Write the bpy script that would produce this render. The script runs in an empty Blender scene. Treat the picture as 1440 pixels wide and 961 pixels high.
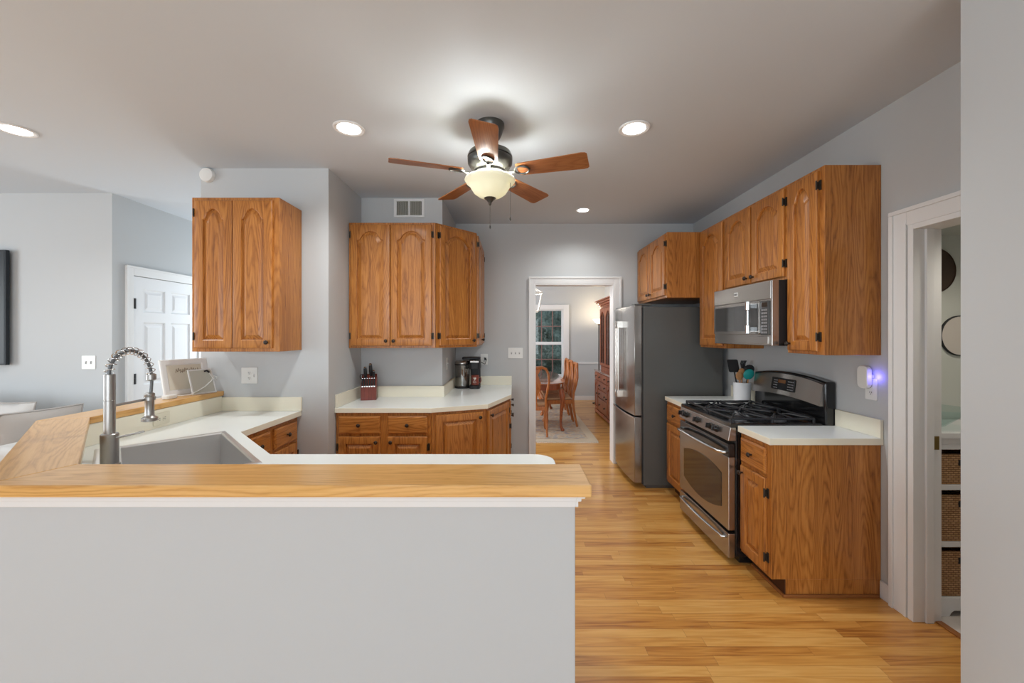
import bpy, bmesh, math, random
from mathutils import Vector, Matrix
random.seed(7)
R = math.radians
PI = math.pi
sc = bpy.context.scene
C = sc.collection

# ------------------------------------------------------------------ camera, world, big lights, exposure
CAMH = 1.51
cam_d = bpy.data.cameras.new('camera')
cam = bpy.data.objects.new('camera', cam_d)
C.objects.link(cam)
cam.location = (0, 0, CAMH)
cam.rotation_euler = (PI / 2, 0, 0)
cam_d.sensor_width = 36
cam_d.lens = 36 * 564 / 1440
cam_d.shift_y = -10.5 / 1440
cam_d.clip_start = 0.05
sc.camera = cam
sc.view_settings.view_transform = 'Standard'
sc.view_settings.look = 'None'
sc.view_settings.exposure = 0.32
sc.view_settings.gamma = 1.0
sc.view_settings.use_curve_mapping = False

world = bpy.data.worlds.new('World')
sc.world = world
world.use_nodes = True
wn = world.node_tree.nodes
wn['Background'].inputs[0].default_value = (0.55, 0.66, 0.85, 1)
wn['Background'].inputs[1].default_value = 0.9


def area_light(name, loc, rot, sx, sy, power, col=(1, 1, 1), spread=180):
    l = bpy.data.lights.new(name, 'AREA')
    l.shape = 'RECTANGLE'
    l.size, l.size_y = sx, sy
    l.energy = power
    l.color = col
    l.spread = R(spread)
    o = bpy.data.objects.new(name, l)
    C.objects.link(o)
    o.location = loc
    o.rotation_euler = rot
    return o


def point_light(name, loc, power, col=(1, 1, 1), rad=0.04, parent=None):
    l = bpy.data.lights.new(name, 'POINT')
    l.energy = power
    l.color = col
    l.shadow_soft_size = rad
    o = bpy.data.objects.new(name, l)
    C.objects.link(o)
    o.location = loc
    if parent:
        o.parent = parent
    return o


def spot_light(name, loc, power, col, angle, blend=0.6, rad=0.06, parent=None):
    l = bpy.data.lights.new(name, 'SPOT')
    l.energy = power
    l.color = col
    l.spot_size = R(angle)
    l.spot_blend = blend
    l.shadow_soft_size = rad
    o = bpy.data.objects.new(name, l)
    C.objects.link(o)
    o.location = loc
    if parent:
        o.parent = parent
    return o


DAY = (0.88, 0.96, 1.0)
# daylight through the three tall windows of the rear wall, behind the camera, and the living-room window on the left
REAR_WINDOWS = [(-5.4, -3.6), (-2.4, -0.6), (-0.3, 1.5)]
for i, (a, b) in enumerate(REAR_WINDOWS):
    area_light('daylight_rear', ((a + b) / 2, -3.62, 1.35), (R(90), 0, 0), b - a, 2.0, (26, 52, 54)[i], DAY)
area_light('daylight_left', (-7.1, 0.6, 1.45), (R(90), 0, R(-90)), 2.4, 1.7, 95, DAY)
area_light('hall_fill', (-3.04, 5.38, 1.5), (R(-90), 0, 0), 0.9, 1.9, 18, DAY)  # unseen lamp added before the windowless hall end to brighten the door
area_light('daylight_dining', (-2.42, 7.0, 1.45), (R(90), 0, R(-90)), 1.6, 1.5, 85, (0.95, 0.97, 1.0))

# ------------------------------------------------------------------ materials
MATS = {}


def new_mat(name):
    m = bpy.data.materials.new(name)
    m.use_nodes = True
    nt = m.node_tree
    return m, nt, nt.nodes['Principled BSDF']


def plain(name, col, rough=0.5, metal=0.0, emit=None, estr=0.0, coat=0.0, alpha=1.0, trans=0.0, ior=1.45, bump=0.0, bscale=200):
    m, nt, b = new_mat(name)
    b.inputs['Base Color'].default_value = (*col, 1)
    b.inputs['Roughness'].default_value = rough
    b.inputs['Metallic'].default_value = metal
    b.inputs['Coat Weight'].default_value = coat
    b.inputs['Coat Roughness'].default_value = 0.1
    b.inputs['Transmission Weight'].default_value = trans
    b.inputs['IOR'].default_value = ior
    if emit:
        b.inputs['Emission Color'].default_value = (*emit, 1)
        b.inputs['Emission Strength'].default_value = estr
    if bump:
        tc = nt.nodes.new('ShaderNodeTexCoord')
        n = nt.nodes.new('ShaderNodeTexNoise')
        n.inputs['Scale'].default_value = bscale
        n.inputs['Detail'].default_value = 3
        bp = nt.nodes.new('ShaderNodeBump')
        bp.inputs['Strength'].default_value = bump
        bp.inputs['Distance'].default_value = 0.004
        nt.links.new(tc.outputs['Object'], n.inputs['Vector'])
        nt.links.new(n.outputs['Fac'], bp.inputs['Height'])
        nt.links.new(bp.outputs['Normal'], b.inputs['Normal'])
    MATS[name] = m
    return m


def ramp(nt, stops):
    r = nt.nodes.new('ShaderNodeValToRGB')
    e = r.color_ramp.elements
    while len(e) < len(stops):
        e.new(0.5)
    for el, (p, c) in zip(e, stops):
        el.position = p
        el.color = (*c, 1)
    return r


def mathn(nt, op, a, b=None, c=None):
    n = nt.nodes.new('ShaderNodeMath')
    n.operation = op
    for i, v in enumerate((a, b, c)):
        if v is None:
            continue
        if isinstance(v, (int, float)):
            n.inputs[i].default_value = v
        else:
            nt.links.new(v, n.inputs[i])
    return n.outputs[0]


def wood(name, axis, dark, mid, light, rough=0.35, ringscale=5.0, rings=11.0, fibre=0.46, coat=0.15, stretch=0.07, spec=0.5, contrast=0.25):
    """grain from contour lines of a noise stretched along AXIS, plus fine pores"""
    m, nt, b = new_mat(name)
    L = nt.links.new
    tc = nt.nodes.new('ShaderNodeTexCoord')
    oi = nt.nodes.new('ShaderNodeObjectInfo')
    off = nt.nodes.new('ShaderNodeCombineXYZ')
    rr = mathn(nt, 'MULTIPLY', oi.outputs['Random'], 37.0)
    for i in range(3):
        L(rr, off.inputs[i])
    add = nt.nodes.new('ShaderNodeVectorMath')
    add.operation = 'ADD'
    L(tc.outputs['Object'], add.inputs[0])
    L(off.outputs[0], add.inputs[1])

    def mapped(s_across, s_along):
        mp = nt.nodes.new('ShaderNodeMapping')
        s = [s_across] * 3
        s[axis] = s_along
        mp.inputs['Scale'].default_value = s
        L(add.outputs[0], mp.inputs['Vector'])
        return mp.outputs[0]
    n1 = nt.nodes.new('ShaderNodeTexNoise')
    n1.inputs['Scale'].default_value = ringscale
    n1.inputs['Detail'].default_value = 1.0
    n1.inputs['Roughness'].default_value = 0.4
    L(mapped(1.7, stretch * 2.0), n1.inputs['Vector'])
    nw = nt.nodes.new('ShaderNodeTexNoise')
    nw.inputs['Scale'].default_value = 1.0
    nw.inputs['Detail'].default_value = 2.0
    L(mapped(60, 14), nw.inputs['Vector'])
    ph = mathn(nt, 'ADD', mathn(nt, 'MULTIPLY', n1.outputs['Fac'], rings * 2.0), mathn(nt, 'MULTIPLY', nw.outputs['Fac'], 0.8))
    saw = mathn(nt, 'FRACT', ph)
    c = mathn(nt, 'POWER', mathn(nt, 'ABSOLUTE', mathn(nt, 'SUBTRACT', mathn(nt, 'MULTIPLY', saw, 2.0), 1.0)), 1.6)
    c = mathn(nt, 'SUBTRACT', 1.0, c)
    n2 = nt.nodes.new('ShaderNodeTexNoise')
    n2.inputs['Scale'].default_value = 1.0
    n2.inputs['Detail'].default_value = 2
    L(mapped(190, 5), n2.inputs['Vector'])
    n3 = nt.nodes.new('ShaderNodeTexNoise')
    n3.inputs['Scale'].default_value = 1.0
    n3.inputs['Detail'].default_value = 2
    L(mapped(16, 0.5), n3.inputs['Vector'])
    v = mathn(nt, 'ADD', mathn(nt, 'MULTIPLY', c, contrast), mathn(nt, 'MULTIPLY', n2.outputs['Fac'], fibre))
    v = mathn(nt, 'ADD', v, mathn(nt, 'MULTIPLY', n3.outputs['Fac'], 0.42))
    v = mathn(nt, 'SUBTRACT', v, 0.10)
    r = ramp(nt, [(0.16, dark), (0.43, mid), (0.70, light)])
    L(v, r.inputs[0])
    L(r.outputs[0], b.inputs['Base Color'])
    b.inputs['Roughness'].default_value = rough
    b.inputs['Coat Weight'].default_value = coat
    b.inputs['Coat Roughness'].default_value = 0.18
    b.inputs['Specular IOR Level'].default_value = spec
    bp = nt.nodes.new('ShaderNodeBump')
    bp.inputs['Strength'].default_value = 0.12
    bp.inputs['Distance'].default_value = 0.002
    L(v, bp.inputs['Height'])
    L(bp.outputs['Normal'], b.inputs['Normal'])
    MATS[name] = m
    return m


def floor_mat():
    m, nt, b = new_mat('oak_strip_floor')
    L = nt.links.new
    tc = nt.nodes.new('ShaderNodeTexCoord')
    sp = nt.nodes.new('ShaderNodeSeparateXYZ')
    L(tc.outputs['Object'], sp.inputs[0])
    x, y = sp.outputs[0], sp.outputs[1]
    W, LEN = 0.057, 0.78
    yr = mathn(nt, 'DIVIDE', y, W)
    row = mathn(nt, 'FLOOR', yr)
    wn1 = nt.nodes.new('ShaderNodeTexWhiteNoise')
    wn1.noise_dimensions = '1D'
    L(row, wn1.inputs['W'])
    xo = mathn(nt, 'ADD', mathn(nt, 'DIVIDE', x, LEN), mathn(nt, 'MULTIPLY', wn1.outputs['Value'], 9.0))
    col = mathn(nt, 'FLOOR', xo)
    cv = nt.nodes.new('ShaderNodeCombineXYZ')
    L(row, cv.inputs[0])
    L(col, cv.inputs[1])
    wn2 = nt.nodes.new('ShaderNodeTexWhiteNoise')
    wn2.noise_dimensions = '2D'
    L(cv.outputs[0], wn2.inputs['Vector'])
    rnd = wn2.outputs['Value']
    # grain
    g = nt.nodes.new('ShaderNodeCombineXYZ')
    L(mathn(nt, 'ADD', mathn(nt, 'MULTIPLY', x, 0.9), mathn(nt, 'MULTIPLY', rnd, 31)), g.inputs[0])
    L(mathn(nt, 'ADD', mathn(nt, 'MULTIPLY', y, 11.0), mathn(nt, 'MULTIPLY', rnd, 57)), g.inputs[1])
    n1 = nt.nodes.new('ShaderNodeTexNoise')
    n1.inputs['Scale'].default_value = 1.6
    n1.inputs['Detail'].default_value = 2
    L(g.outputs[0], n1.inputs['Vector'])
    c = mathn(nt, 'PINGPONG', mathn(nt, 'MULTIPLY', n1.outputs['Fac'], 10), 1.0)
    g2 = nt.nodes.new('ShaderNodeCombineXYZ')
    L(mathn(nt, 'MULTIPLY', x, 5), g2.inputs[0])
    L(mathn(nt, 'MULTIPLY', y, 240), g2.inputs[1])
    L(rnd, g2.inputs[2])
    n2 = nt.nodes.new('ShaderNodeTexNoise')
    n2.inputs['Scale'].default_value = 1.0
    n2.inputs['Detail'].default_value = 3
    L(g2.outputs[0], n2.inputs['Vector'])
    v = mathn(nt, 'ADD', mathn(nt, 'MULTIPLY', rnd, 0.52), mathn(nt, 'MULTIPLY', c, 0.26))
    v = mathn(nt, 'ADD', v, mathn(nt, 'MULTIPLY', n2.outputs['Fac'], 0.40))
    r = ramp(nt, [(0.14, (0.27, 0.085, 0.014)), (0.34, (0.52, 0.215, 0.042)), (0.60, (0.67, 0.325, 0.075)), (0.92, (0.77, 0.43, 0.13))])
    L(v, r.inputs[0])
    # seams
    fy = mathn(nt, 'FRACT', yr)
    ey = mathn(nt, 'MINIMUM', fy, mathn(nt, 'SUBTRACT', 1.0, fy))
    fx = mathn(nt, 'FRACT', xo)
    ex = mathn(nt, 'MINIMUM', fx, mathn(nt, 'SUBTRACT', 1.0, fx))
    s = mathn(nt, 'MINIMUM', mathn(nt, 'DIVIDE', ey, 0.022), mathn(nt, 'DIVIDE', ex, 0.0018))
    s = mathn(nt, 'MINIMUM', s, 1.0)
    mx = nt.nodes.new('ShaderNodeMix')
    mx.data_type = 'RGBA'
    mx.inputs[6].default_value = (0.20, 0.075, 0.02, 1)
    L(mathn(nt, 'ADD', mathn(nt, 'MULTIPLY', s, 0.6), 0.4), mx.inputs[0])
    L(r.outputs[0], mx.inputs[7])
    L(mx.outputs[2], b.inputs['Base Color'])
    b.inputs['Roughness'].default_value = 0.33
    b.inputs['Coat Weight'].default_value = 0.35
    b.inputs['Coat Roughness'].default_value = 0.16
    bp = nt.nodes.new('ShaderNodeBump')
    bp.inputs['Strength'].default_value = 0.25
    bp.inputs['Distance'].default_value = 0.001
    L(s, bp.inputs['Height'])
    L(bp.outputs['Normal'], b.inputs['Normal'])
    MATS['floor'] = m
    return m


def brushed(name, col, rough=0.28, axis=2, amount=0.010):
    m, nt, b = new_mat(name)
    L = nt.links.new
    tc = nt.nodes.new('ShaderNodeTexCoord')
    mp = nt.nodes.new('ShaderNodeMapping')
    s = [300.0] * 3
    s[axis] = 4.0
    mp.inputs['Scale'].default_value = s
    L(tc.outputs['Object'], mp.inputs['Vector'])
    n = nt.nodes.new('ShaderNodeTexNoise')
    n.inputs['Scale'].default_value = 1
    L(mp.outputs[0], n.inputs['Vector'])
    L(mathn(nt, 'ADD', mathn(nt, 'MULTIPLY', n.outputs['Fac'], amount), rough - amount / 2), b.inputs['Roughness'])
    b.inputs['Base Color'].default_value = (*col, 1)
    b.inputs['Metallic'].default_value = 1.0
    b.inputs['Anisotropic'].default_value = 0.3
    MATS[name] = m
    return m


def noisy(name, stops, scale, rough=0.8, detail=4, bump=0.0, mapping=(1, 1, 1)):
    m, nt, b = new_mat(name)
    L = nt.links.new
    tc = nt.nodes.new('ShaderNodeTexCoord')
    mp = nt.nodes.new('ShaderNodeMapping')
    mp.inputs['Scale'].default_value = mapping
    L(tc.outputs['Object'], mp.inputs['Vector'])
    n = nt.nodes.new('ShaderNodeTexNoise')
    n.inputs['Scale'].default_value = scale
    n.inputs['Detail'].default_value = detail
    L(mp.outputs[0], n.inputs['Vector'])
    r = ramp(nt, stops)
    L(n.outputs['Fac'], r.inputs[0])
    L(r.outputs[0], b.inputs['Base Color'])
    b.inputs['Roughness'].default_value = rough
    if bump:
        bp = nt.nodes.new('ShaderNodeBump')
        bp.inputs['Strength'].default_value = bump
        bp.inputs['Distance'].default_value = 0.01
        L(n.outputs['Fac'], bp.inputs['Height'])
        L(bp.outputs['Normal'], b.inputs['Normal'])
    MATS[name] = m
    return m


def wicker_mat():
    m, nt, b = new_mat('wicker')
    L = nt.links.new
    tc = nt.nodes.new('ShaderNodeTexCoord')
    mp = nt.nodes.new('ShaderNodeMapping')
    mp.inputs['Scale'].default_value = (1, 1, 1)
    L(tc.outputs['Object'], mp.inputs['Vector'])
    br = nt.nodes.new('ShaderNodeTexBrick')
    br.inputs['Scale'].default_value = 1
    br.inputs['Brick Width'].default_value = 0.026
    br.inputs['Row Height'].default_value = 0.0115
    br.inputs['Mortar Size'].default_value = 0.0022
    br.inputs['Mortar Smooth'].default_value = 0.8
    br.inputs['Color1'].default_value = (0.42, 0.22, 0.09, 1)
    br.inputs['Color2'].default_value = (0.56, 0.33, 0.16, 1)
    br.inputs['Mortar'].default_value = (0.13, 0.055, 0.02, 1)
    rot = nt.nodes.new('ShaderNodeSeparateXYZ')
    L(mp.outputs[0], rot.inputs[0])
    cb = nt.nodes.new('ShaderNodeCombineXYZ')
    L(mathn(nt, 'ADD', rot.outputs[0], rot.outputs[1]), cb.inputs[0])
    L(rot.outputs[2], cb.inputs[1])
    L(cb.outputs[0], br.inputs['Vector'])
    L(br.outputs['Color'], b.inputs['Base Color'])
    b.inputs['Roughness'].default_value = 0.75
    bp = nt.nodes.new('ShaderNodeBump')
    bp.inputs['Strength'].default_value = 0.8
    bp.inputs['Distance'].default_value = 0.006
    bp.invert = True
    L(br.outputs['Fac'], bp.inputs['Height'])
    L(bp.outputs['Normal'], b.inputs['Normal'])
    MATS['wicker'] = m


def frosted_bowl():
    m = bpy.data.materials.new('frosted_glass')
    m.use_nodes = True
    nt = m.node_tree
    nt.nodes.clear()
    L = nt.links.new
    out = nt.nodes.new('ShaderNodeOutputMaterial')
    tl = nt.nodes.new('ShaderNodeBsdfTranslucent')
    tl.inputs[0].default_value = (0.93, 0.93, 0.80, 1)
    df = nt.nodes.new('ShaderNodeBsdfDiffuse')
    df.inputs[0].default_value = (0.9, 0.88, 0.74, 1)
    gl = nt.nodes.new('ShaderNodeBsdfGlossy')
    gl.inputs['Roughness'].default_value = 0.15
    m1 = nt.nodes.new('ShaderNodeMixShader')
    m1.inputs[0].default_value = 0.90
    L(tl.outputs[0], m1.inputs[1])
    L(df.outputs[0], m1.inputs[2])
    m2 = nt.nodes.new('ShaderNodeMixShader')
    m2.inputs[0].default_value = 0.05
    L(m1.outputs[0], m2.inputs[1])
    L(gl.outputs[0], m2.inputs[2])
    em = nt.nodes.new('ShaderNodeEmission')
    em.inputs[0].default_value = (1.0, 0.93, 0.66, 1)
    em.inputs[1].default_value = 0.05
    ad = nt.nodes.new('ShaderNodeAddShader')
    L(m2.outputs[0], ad.inputs[0])
    L(em.outputs[0], ad.inputs[1])
    L(ad.outputs[0], out.inputs[0])
    MATS['frosted'] = m


def clear_glass(name, tint=(0.95, 0.97, 0.97), refl=0.08):
    m = bpy.data.materials.new(name)
    m.use_nodes = True
    nt = m.node_tree
    nt.nodes.clear()
    out = nt.nodes.new('ShaderNodeOutputMaterial')
    tr = nt.nodes.new('ShaderNodeBsdfTransparent')
    tr.inputs[0].default_value = (*tint, 1)
    gl = nt.nodes.new('ShaderNodeBsdfGlossy')
    gl.inputs['Roughness'].default_value = 0.03
    mx = nt.nodes.new('ShaderNodeMixShader')
    mx.inputs[0].default_value = refl
    nt.links.new(tr.outputs[0], mx.inputs[1])
    nt.links.new(gl.outputs[0], mx.inputs[2])
    nt.links.new(mx.outputs[0], out.inputs[0])
    MATS[name] = m


OAK = ((0.145, 0.038, 0.006), (0.39, 0.138, 0.025), (0.56, 0.228, 0.050))
wood('oak_v', 2, *OAK)
wood('oak_h', 0, *OAK)
BAR = ((0.48, 0.22, 0.050), (0.70, 0.385, 0.120), (0.82, 0.50, 0.19))
wood('bar_oak', 0, *BAR, rough=0.3, coat=0.3, rings=9, contrast=0.22, fibre=0.4)
CHERRY = ((0.14, 0.026, 0.007), (0.29, 0.066, 0.015), (0.40, 0.110, 0.028))
wood('cherry', 2, *CHERRY, rough=0.35, coat=0.1)
wood('cherry_h', 0, *CHERRY, rough=0.10, coat=1.0, spec=1.0)
wood('chair_wood', 2, (0.22, 0.055, 0.012), (0.42, 0.128, 0.026), (0.52, 0.18, 0.042), rough=0.35, coat=0.1)
wood('blade_wood', 0, (0.17, 0.055, 0.018), (0.30, 0.105, 0.036), (0.38, 0.15, 0.055), rough=0.3, coat=0.3)
wood('spoon_wood', 2, (0.35, 0.15, 0.05), (0.5, 0.24, 0.09), (0.6, 0.32, 0.14), rough=0.6, coat=0)
wood('block_wood', 2, (0.10, 0.018, 0.010), (0.18, 0.030, 0.018), (0.23, 0.042, 0.026), rough=0.4, coat=0.1)
floor_mat()
wicker_mat()
frosted_bowl()
clear_glass('window_glass', (0.80, 0.86, 0.84), 0.025)
clear_glass('tank_glass', (0.80, 0.79, 0.77), 0.22)
clear_glass('bowl_glass', (0.86, 0.92, 0.91), 0.10)
clear_glass('cabinet_glass', (0.75, 0.70, 0.68), 0.12)
plain('paint', (0.545, 0.56, 0.57), 0.7, bump=0.03, bscale=260)
plain('ceiling_paint', (0.64, 0.69, 0.745), 0.8, bump=0.03, bscale=260)
plain('bath_paint', (0.61, 0.62, 0.57), 0.7)
plain('trim_white', (0.80, 0.80, 0.80), 0.35)
plain('door_white', (0.80, 0.81, 0.83), 0.4)
plain('plastic_white', (0.80, 0.80, 0.78), 0.35)
plain('slot_shade', (0.33, 0.33, 0.33), 0.6)  # grey paints the shading in the slot around each toggle
plain('plastic_slot', (0.06, 0.06, 0.06), 0.5)
plain('plastic_cream', (0.76, 0.72, 0.58), 0.35)
plain('laminate_top', (0.86, 0.90, 0.89), 0.28, coat=0.1)
plain('laminate_edge', (0.87, 0.83, 0.69), 0.35)
plain('bronze', (0.055, 0.042, 0.035), 0.35, 0.7)
plain('fan_bronze', (0.075, 0.075, 0.07), 0.3, 0.6, coat=0.3)
plain('hinge_metal', (0.06, 0.05, 0.04), 0.45, 0.7)
brushed('steel', (0.42, 0.395, 0.37), 0.27, 0)
brushed('steel_v', (0.36, 0.34, 0.32), 0.20, 2)
brushed('steel_sink', (0.74, 0.74, 0.74), 0.40, 0)
plain('handle_steel', (0.66, 0.63, 0.59), 0.25, 1.0)
plain('chrome', (0.62, 0.62, 0.62), 0.18, 1.0)
plain('faucet_steel', (0.42, 0.41, 0.40), 0.34, 1.0)
plain('hose_grey', (0.18, 0.19, 0.20), 0.45, 0.6)
plain('black_gloss', (0.010, 0.010, 0.011), 0.12, coat=0.4)
plain('black_matte', (0.018, 0.018, 0.02), 0.5)
plain('cast_iron', (0.020, 0.021, 0.025), 0.42)
plain('oven_glass', (0.030, 0.016, 0.008), 0.06, coat=0.25)
plain('micro_glass', (0.05, 0.05, 0.05), 0.08, coat=0.6)
plain('fridge_side', (0.105, 0.105, 0.10), 0.42, 0.2)
plain('gasket', (0.03, 0.03, 0.03), 0.7)
plain('badge_white', (0.75, 0.75, 0.75), 0.3)
plain('grey_button', (0.25, 0.25, 0.26), 0.4)
plain('amber_display', (0.02, 0.012, 0.006), 0.2, emit=(1.0, 0.35, 0.05), estr=0.05)
plain('lamp_lens', (1, 1, 1), 0.5, emit=(1.0, 0.97, 0.92), estr=6.0)
plain('torch_lens', (1, 0.95, 0.85), 0.5, emit=(1.0, 0.78, 0.50), estr=2.2)
plain('blue_led', (0.2, 0.2, 1), 0.4, emit=(0.18, 0.16, 1.0), estr=1.2)
plain('crock', (0.80, 0.80, 0.82), 0.25, coat=0.4)
plain('teal', (0.02, 0.35, 0.33), 0.4)
plain('mug_red', (0.23, 0.045, 0.028), 0.3, coat=0.3)
plain('mug_mark', (0.85, 0.80, 0.72), 0.4)
plain('mirror_dark', (0.060, 0.035, 0.022), 0.4)
plain('mirror_light', (0.62, 0.56, 0.51), 0.3)
plain('strike_brass', (0.30, 0.20, 0.07), 0.35, 1.0)
plain('fabric', (0.47, 0.43, 0.40), 0.9, bump=0.25, bscale=700)
plain('fabric_light', (0.60, 0.585, 0.57), 0.9, bump=0.25, bscale=700)
plain('pillow_trim', (0.44, 0.41, 0.39), 0.9)
plain('seat_cloth', (0.50, 0.30, 0.17), 0.85)
plain('tv_black', (0.010, 0.014, 0.020), 0.55)
plain('tv_screen', (0.010, 0.012, 0.016), 0.40)
plain('grille_dark', (0.10, 0.10, 0.09), 0.7)
plain('grille_fin', (0.42, 0.41, 0.36), 0.5)
plain('muntin', (0.27, 0.15, 0.13), 0.5)
plain('lantern_white', (0.80, 0.78, 0.72), 0.45)
plain('photo_print', (0.72, 0.68, 0.58), 0.6)
plain('ink_brown', (0.30, 0.24, 0.18), 0.7)
plain('frame_back', (0.46, 0.33, 0.24), 0.7)
plain('toe_shade', (0.07, 0.026, 0.010), 0.6)  # shade of the toe recess painted into the kick board's colour
plain('quarter_round', (0.30, 0.11, 0.03), 0.4)
noisy('tile', [(0.3, (0.62, 0.55, 0.50)), (0.7, (0.74, 0.68, 0.64))], 6, 0.4)
noisy('rug_wool', [(0.30, (0.30, 0.31, 0.36)), (0.42, (0.55, 0.40, 0.28)), (0.52, (0.62, 0.52, 0.39)), (0.62, (0.42, 0.39, 0.38)), (0.75, (0.62, 0.42, 0.28))], 9, 0.95, 6)
plain('rug_border', (0.66, 0.55, 0.41), 0.95, bump=0.3, bscale=300)
noisy('leaves', [(0.32, (0.16, 0.19, 0.145)), (0.50, (0.31, 0.345, 0.27)), (0.70, (0.50, 0.52, 0.43))], 14, 0.8, 8)
M = MATS


# ------------------------------------------------------------------ mesh helpers
class MB:
    def __init__(s):
        s.bm = bmesh.new()
        s.mi = 0

    def face(s, vs):
        try:
            f = s.bm.faces.new(vs)
            f.material_index = s.mi
            return f
        except ValueError:
            return None

    def box(s, x0, x1, y0, y1, z0, z1, mat=None):
        v = [s.bm.verts.new((x, y, z)) for z in (z0, z1) for y in (y0, y1) for x in (x0, x1)]
        for q in ((0, 2, 3, 1), (4, 5, 7, 6), (0, 1, 5, 4), (2, 6, 7, 3), (0, 4, 6, 2), (1, 3, 7, 5)):
            s.face([v[i] for i in q])
        if mat is not None:
            bmesh.ops.transform(s.bm, matrix=mat, verts=v)
        return v

    def prism(s, poly, z0, z1, axis='z', top_mi=None):
        """poly ccw in the plane normal to axis; axis 'y' -> poly is (x,z), extruded z0..z1 in y; axis 'x' -> poly is (y,z)"""
        def P(a, b, h):
            return {'z': (a, b, h), 'y': (a, h, b), 'x': (h, a, b)}[axis]
        lo = [s.bm.verts.new(P(a, b, z0)) for a, b in poly]
        hi = [s.bm.verts.new(P(a, b, z1)) for a, b in poly]
        n = len(poly)
        s.face(lo[::-1])
        f = s.face(hi)
        if top_mi is not None and f:
            f.material_index = top_mi
        for i in range(n):
            s.face([lo[i], lo[(i + 1) % n], hi[(i + 1) % n], hi[i]])
        return lo + hi

    def rings(s, loops, cap0=True, cap1=True):
        L = [[s.bm.verts.new(p) for p in lp] for lp in loops]
        n = len(L[0])
        for a, b in zip(L, L[1:]):
            for i in range(n):
                s.face([a[i], a[(i + 1) % n], b[(i + 1) % n], b[i]])
        if cap0:
            s.face(L[0][::-1])
        if cap1:
            s.face(L[-1])
        return [v for l in L for v in l]

    def lathe(s, prof, n=24, c=(0, 0, 0), mat=None, cap0=True, cap1=True):
        vs = s.rings([[(c[0] + r * math.cos(2 * PI * i / n), c[1] + r * math.sin(2 * PI * i / n), c[2] + z) for i in range(n)] for r, z in prof], cap0, cap1)
        if mat is not None:
            bmesh.ops.transform(s.bm, matrix=mat, verts=vs)
        return vs

    def tube(s, pts, r, n=8, flat=1.0):
        pts = [Vector(p) for p in pts]
        rs = r if isinstance(r, (list, tuple)) else [r] * len(pts)
        loops = []
        up = Vector((0, 0, 1))
        t0 = (pts[1] - pts[0]).normalized()
        nrm = up.cross(t0)
        if nrm.length < 0.05:
            nrm = Vector((1, 0, 0))
        nrm.normalize()
        for i, p in enumerate(pts):
            t = (pts[min(i + 1, len(pts) - 1)] - pts[max(i - 1, 0)]).normalized()
            nrm = (nrm - t * nrm.dot(t)).normalized()
            bn = t.cross(nrm)
            loops.append([p + (nrm * math.cos(2 * PI * k / n) + bn * math.sin(2 * PI * k / n) * flat) * rs[i] for k in range(n)])
        return s.rings(loops)

    def build(s, name, mats, parent=None, loc=(0, 0, 0), rot=(0, 0, 0), smooth=None, bevel=0.0, seg=2, subsurf=0):
        bmesh.ops.recalc_face_normals(s.bm, faces=s.bm.faces[:])
        me = bpy.data.meshes.new(name)
        s.bm.to_mesh(me)
        s.bm.free()
        for m in (mats if isinstance(mats, (list, tuple)) else [mats]):
            me.materials.append(M[m] if isinstance(m, str) else m)
        if smooth is not None:
            for p in me.polygons:
                p.use_smooth = True
            me.set_sharp_from_angle(angle=R(smooth))
        o = bpy.data.objects.new(name, me)
        C.objects.link(o)
        o.parent = parent
        o.location = loc
        o.rotation_euler = rot
        if bevel:
            b = o.modifiers.new('b', 'BEVEL')
            b.width = bevel
            b.segments = seg
            b.limit_method = 'ANGLE'
            b.angle_limit = R(40)
        if subsurf:
            b = o.modifiers.new('s', 'SUBSURF')
            b.levels = b.render_levels = subsurf
        return o


def tag(o, label, cat, group=None, kind=None):
    o['label'] = label
    o['category'] = cat
    if group:
        o['group'] = group
    if kind:
        o['kind'] = kind
    return o


def thing(name, label, cat, loc=(0, 0, 0), rotz=0.0, group=None):
    o = bpy.data.objects.new(name, None)
    C.objects.link(o)
    o.empty_display_size = 0.1
    o.location = loc
    o.rotation_euler = (0, 0, rotz)
    return tag(o, label, cat, group)


def struct(o, label=None):
    o['kind'] = 'structure'
    if label:
        o['label'] = label
    return o


def dup(root, loc, rotz, label, group=None):
    r = root.copy()
    C.objects.link(r)
    r.location = loc
    r.rotation_euler = (0, 0, rotz)
    r['label'] = label
    if group:
        r['group'] = group
    for ch in list(root.children):
        c = ch.copy()
        C.objects.link(c)
        c.parent = r
        for g in list(ch.children):
            d = g.copy()
            C.objects.link(d)
            d.parent = c
    return r


def rrect(x0, x1, y0, y1, r, n=5):
    pts = []
    for cx, cy, a in ((x1 - r, y1 - r, 0), (x0 + r, y1 - r, 90), (x0 + r, y0 + r, 180), (x1 - r, y0 + r, 270)):
        for i in range(n + 1):
            t = R(a + 90 * i / n)
            pts.append((cx + r * math.cos(t), cy + r * math.sin(t)))
    return pts


# ------------------------------------------------------------------ the setting
CEIL = 2.80
b = MB()
b.box(-7.2, 2.18, -3.6, 9.3, -0.06, 0.0)
b.box(2.18, 2.235, 1.44, 3.2, -0.06, 0.0)
b.box(2.18, 4.2, -3.6, 1.44, -0.06, 0.0)
struct(b.build('floor', 'floor'), 'honey oak strip floor running across the kitchen')
b = MB()
b.box(2.235, 4.2, 1.44, 3.2, -0.06, 0.0)
struct(b.build('floor', 'tile'), 'pale tile floor beyond the right-hand doorway')
b = MB()
b.box(-7.3, 4.2, -3.7, 9.4, CEIL, CEIL + 0.1)
struct(b.build('ceiling', 'ceiling_paint'), 'smooth pale grey ceiling')

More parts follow.
